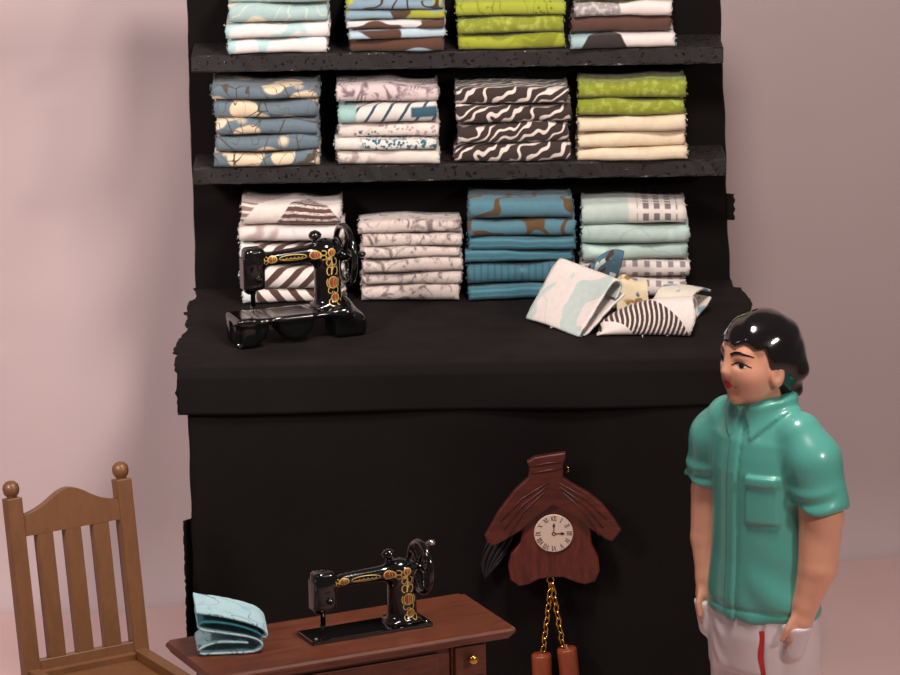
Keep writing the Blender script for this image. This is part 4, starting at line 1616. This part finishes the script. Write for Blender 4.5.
def sd_shirt(P):
    P = remap(P)
    x, y, z = P[:, 0], P[:, 1], P[:, 2]
    d = column(P, [(0.68, 0.205, 0.150), (0.74, 0.200, 0.150), (0.86, 0.186, 0.140), (1.0, 0.178, 0.136), (1.15, 0.182, 0.134), (1.25, 0.180, 0.120), (1.31, 0.150, 0.095), (1.36, 0.095, 0.078)], 0.668, 1.375, 0.02,
               cy=[(0.68, 0.0), (1.0, -0.004), (1.2, -0.004), (1.36, 0.005)])
    for s in (-1, 1):
        A = ARM[s]
        sl = sd_cap(P, (s*0.145, 0.0, 1.272), (s*0.200, 0.004, 1.20), 0.076, 0.084)
        sl = smin(sl, sd_cap(P, (s*0.200, 0.004, 1.20), (s*0.230, 0.010, 1.06), 0.086, 0.089), 0.03)
        sl = smax(sl, 1.058+0.012*np.sin(x*40)-z, 0.010)
        # wrinkles at the sleeve hem
        sl = sl-0.005*np.sin((z-0.35*y)*95)*sstep(-np.abs(z-1.09), -0.06, 0.0)*sstep(-y, -0.02, 0.06)
        d = smin(d, sl, 0.022)
    # placket, pocket, collar, hem as low relief
    front = sstep(-y, 0.02, 0.06)
    pk = sstep(0.022-np.abs(x+0.014), 0.0, 0.006)*front*sstep(1.33-z, 0, 0.02)
    d = d-0.0045*pk
    groove = np.exp(-((x-0.010)/0.005)**2)*front*sstep(1.31-z, 0, 0.02)
    d = d+0.0055*groove
    px = sstep(0.052-np.abs(x-0.096), 0.0, 0.006)*sstep(0.080-np.abs(z-1.075), 0.0, 0.006)*front
    d = d-0.0085*px
    fl_ = sstep(0.054-np.abs(x-0.096), 0.0, 0.006)*sstep(0.018-np.abs(z-1.135), 0.0, 0.005)*front
    d = d-0.006*fl_
    hem = np.exp(-((z-0.708)/0.006)**2)
    d = d+0.0045*hem
    # soft body folds
    d = d-0.004*np.sin((x*0.8+z*1.0)*38)*sstep(0.95-z, 0, 0.2)*front*sstep(x, 0.03, 0.08)
    # collar band and two pointed flaps
    rr = np.sqrt((x/0.092)**2+((y-0.004)/0.088)**2)
    band = np.abs(rr-1)*0.09-0.013
    zc = z-(1.372+0.35*np.clip(y, -0.1, 0.1))
    band = smax(smax(band, zc-0.018, 0.008), -zc-0.05, 0.02)
    d = smin(d, band, 0.014)
    for s in (-1, 1):
        xs = s*x
        e1 = xs*0.55+(z-1.375)*0.30-(-0.030)      # inner edge
        inside = np.minimum(np.minimum((z-(1.250+0.0*xs))*1.0, (xs-0.006)-(1.335-z)*0.42), (1.262+(xs-0.050)*1.05-z)*-1.0+0.0)
        tip = sstep(inside, -0.002, 0.008)*sstep(1.40-z, 0, 0.02)*sstep(-y, -0.08, -0.02)
        d = d-0.010*tip
    # open V at the throat
    v_ = sd_cap(P, (0.0, -0.11, 1.40), (0.0, -0.14, 1.310), 0.040, 0.010)
    d = smax(d, -v_, 0.008)
    return d


def sd_trousers(P):
    P = remap(P)
    x, y, z = P[:, 0], P[:, 1], P[:, 2]
    hip = column(P, [(0.50, 0.190, 0.140), (0.62, 0.196, 0.146), (0.72, 0.190, 0.140)], 0.50, 0.72, 0.02)
    d = hip
    for s in (-1, 1):
        lg = sd_cap(P*np.array([1, 0.92, 1]), (s*0.098, 0, 0.60), (s*0.098, 0, 0.08), 0.098, 0.080)
        lg = smax(lg, 0.045-z, 0.008)
        d = smin(d, lg, 0.02)
        pk = sd_cap(P, (s*0.190, -0.050, 0.69), (s*0.176, -0.062, 0.60), 0.052, 0.036)
        d = smin(d, smax(pk, z-0.678, 0.006), 0.012)
    # creases
    d = d-0.0035*np.sin((z*1.0+x*0.9)*70)*sstep(-y, 0.02, 0.08)*sstep(-np.abs(x+0.07), -0.06, 0.0)
    fly = np.exp(-((x-0.100)/0.006)**2)*sstep(-y, 0.02, 0.06)
    return d+0.006*fly


def sd_hair(P):
    q = to_head(P)
    x, y, z = q[:, 0], q[:, 1], q[:, 2]
    d = sd_ell(q, (0, 0.010, 0.030), (0.120, 0.138, 0.128))
    nape = sd_cap(q, (-0.05, 0.080, -0.03), (0.05, 0.080, -0.03), 0.058, 0.058)
    nape2 = sd_cap(q, (-0.045, 0.078, -0.09), (0.045, 0.078, -0.09), 0.045, 0.045)
    d = smin(d, smin(nape, nape2, 0.02), 0.03)
    ax = np.abs(x)
    wob = 0.006*np.sin(x*95+1.0)+0.005*np.sin(y*110)
    front = 0.062+wob-(z-0.10*np.clip(-y-0.05, 0, 1))   # <0 above the fringe line
    sid = np.where(z > -0.012, -0.026-0.30*(z)+wob, 0.014+wob)
    side = sid-y                          # <0 behind the sideburn line
    keep = smin(front, smax(side, -z-0.118+0.5*wob, 0.01), 0.012)
    d = smax(d, keep, 0.010)
    wav = 0.0016*np.sin(z*85+np.sin(y*40)*1.4)*sstep(y, -0.02, 0.05)+0.0016*np.sin(x*70+z*55+y*30)
    return d-wav


man = sdf_obj('person', sd_body, (-0.34, -0.20, -0.01), (0.34, 0.20, 1.72), 0.0065, M_SKIN)
man.location = (MX, MY, 0)
man.rotation_euler = (0, 0, BYAW)
tag(man, 'man in teal short-sleeved shirt and white trousers standing right of the counter', 'person')
sdf_obj('shirt', sd_shirt, (-0.36, -0.20, 0.66), (0.36, 0.20, 1.46), 0.0065, M_SHIRT, man)
sdf_obj('trousers', sd_trousers, (-0.26, -0.18, 0.03), (0.26, 0.18, 0.74), 0.0075, M_TROUSER, man)
sdf_obj('hair', sd_hair, (-0.18, -0.19, 1.39), (0.18, 0.20, 1.74), 0.005, M_HAIR, man)
for s in (-1, 1):
    def sd_shoe(P, s=s):
        d = smin(sd_ell(P, (s*0.098, -0.060, 0.035), (0.050, 0.110, 0.042)), sd_ell(P, (s*0.094, 0.03, 0.045), (0.045, 0.06, 0.05)), 0.03)
        return smax(d, 0.002-P[:, 2], 0.004)
    sdf_obj('shoe', sd_shoe, (s*0.095-0.08, -0.19, -0.01), (s*0.095+0.08, 0.12, 0.12), 0.008, M_PAINTBLACK, man)

# painted face and the red fly stripe, laid on the sculpted surface
bvh = BVHTree.FromPolygons([v.co.copy() for v in man.data.vertices], [tuple(p.vertices) for p in man.data.polygons])
cH, sH = math.cos(HEADYAW), math.sin(HEADYAW)


def face_plane(x, z):
    lx, ly = x, -0.35
    return (HC[0]+lx*cH-ly*sH, HC[1]+lx*sH+ly*cH, HC[2]+z)


FDIR = (-sH, cH, 0)


def face_mark(name, marks, mat, lift, label=None):
    P2, F2 = join_marks(marks)
    v3 = project_mark(bvh, P2, F2, face_plane, FDIR, lift)
    o = mesh_obj(name, v3, F2, mat, man, True)
    if label:
        o['label'] = label
    return o


for s in (-1, 1):
    face_mark('eyebrow', [mark_ribbon([(s*x, z) for x, z in ((0.018, 0.036), (0.034, 0.044), (0.052, 0.047), (0.070, 0.042), (0.084, 0.034))], [0.008, 0.009, 0.0075, 0.005, 0.002])], M_PAINTBLACK, 0.0030, 'thin black painted eyebrow')
    ey = face_mark('eye', [mark_fan(s*0.052, 0.005, 0.021, 0.0075, 20, 3)], M_EYEWHITE, 0.0012, 'painted almond eye')
    e2 = face_mark('iris', [mark_fan(s*0.054, 0.0055, 0.0115, 0.0080, 16, 3)], M_PAINTBLACK, 0.0020)
    e3 = face_mark('eyelid_line', [mark_ribbon([(s*x, z) for x, z in ((0.024, 0.004), (0.038, 0.0120), (0.054, 0.0138), (0.070, 0.0100), (0.084, 0.002))], [0.003, 0.005, 0.005, 0.004, 0.002])], M_PAINTBLACK, 0.0020)
face_mark('lips', [mark_fan(-0.010, -0.060, 0.0145, 0.007, 16, 3, R(18)), mark_fan(0.010, -0.060, 0.0145, 0.007, 16, 3, R(-18)), mark_fan(0, -0.070, 0.015, 0.008, 16, 3)], M_LIP, 0.0016, 'red painted lips')
face_mark('mouth_corner', [mark_ribbon([(0.030, -0.068), (0.040, -0.067)], 0.003)], M_BROWNLINE, 0.0014)
tr = [o for o in man.children if o.name.startswith('trousers')][0]
bvt = BVHTree.FromPolygons([v.co.copy() for v in tr.data.vertices], [tuple(p.vertices) for p in tr.data.polygons])
path = [(0.100+0.003*math.sin(i*0.7), 0.70-0.30*i/24) for i in range(25)]
P2, F2 = mark_ribbon(path, 0.016)
v3 = project_mark(bvt, P2, F2, lambda x, z: (x, -0.4, z), (0, 1, 0), 0.002)
o = mesh_obj('red_stripe', v3, F2, M_LIP, tr, True)
o['label'] = 'red painted stripe down the trouser front'
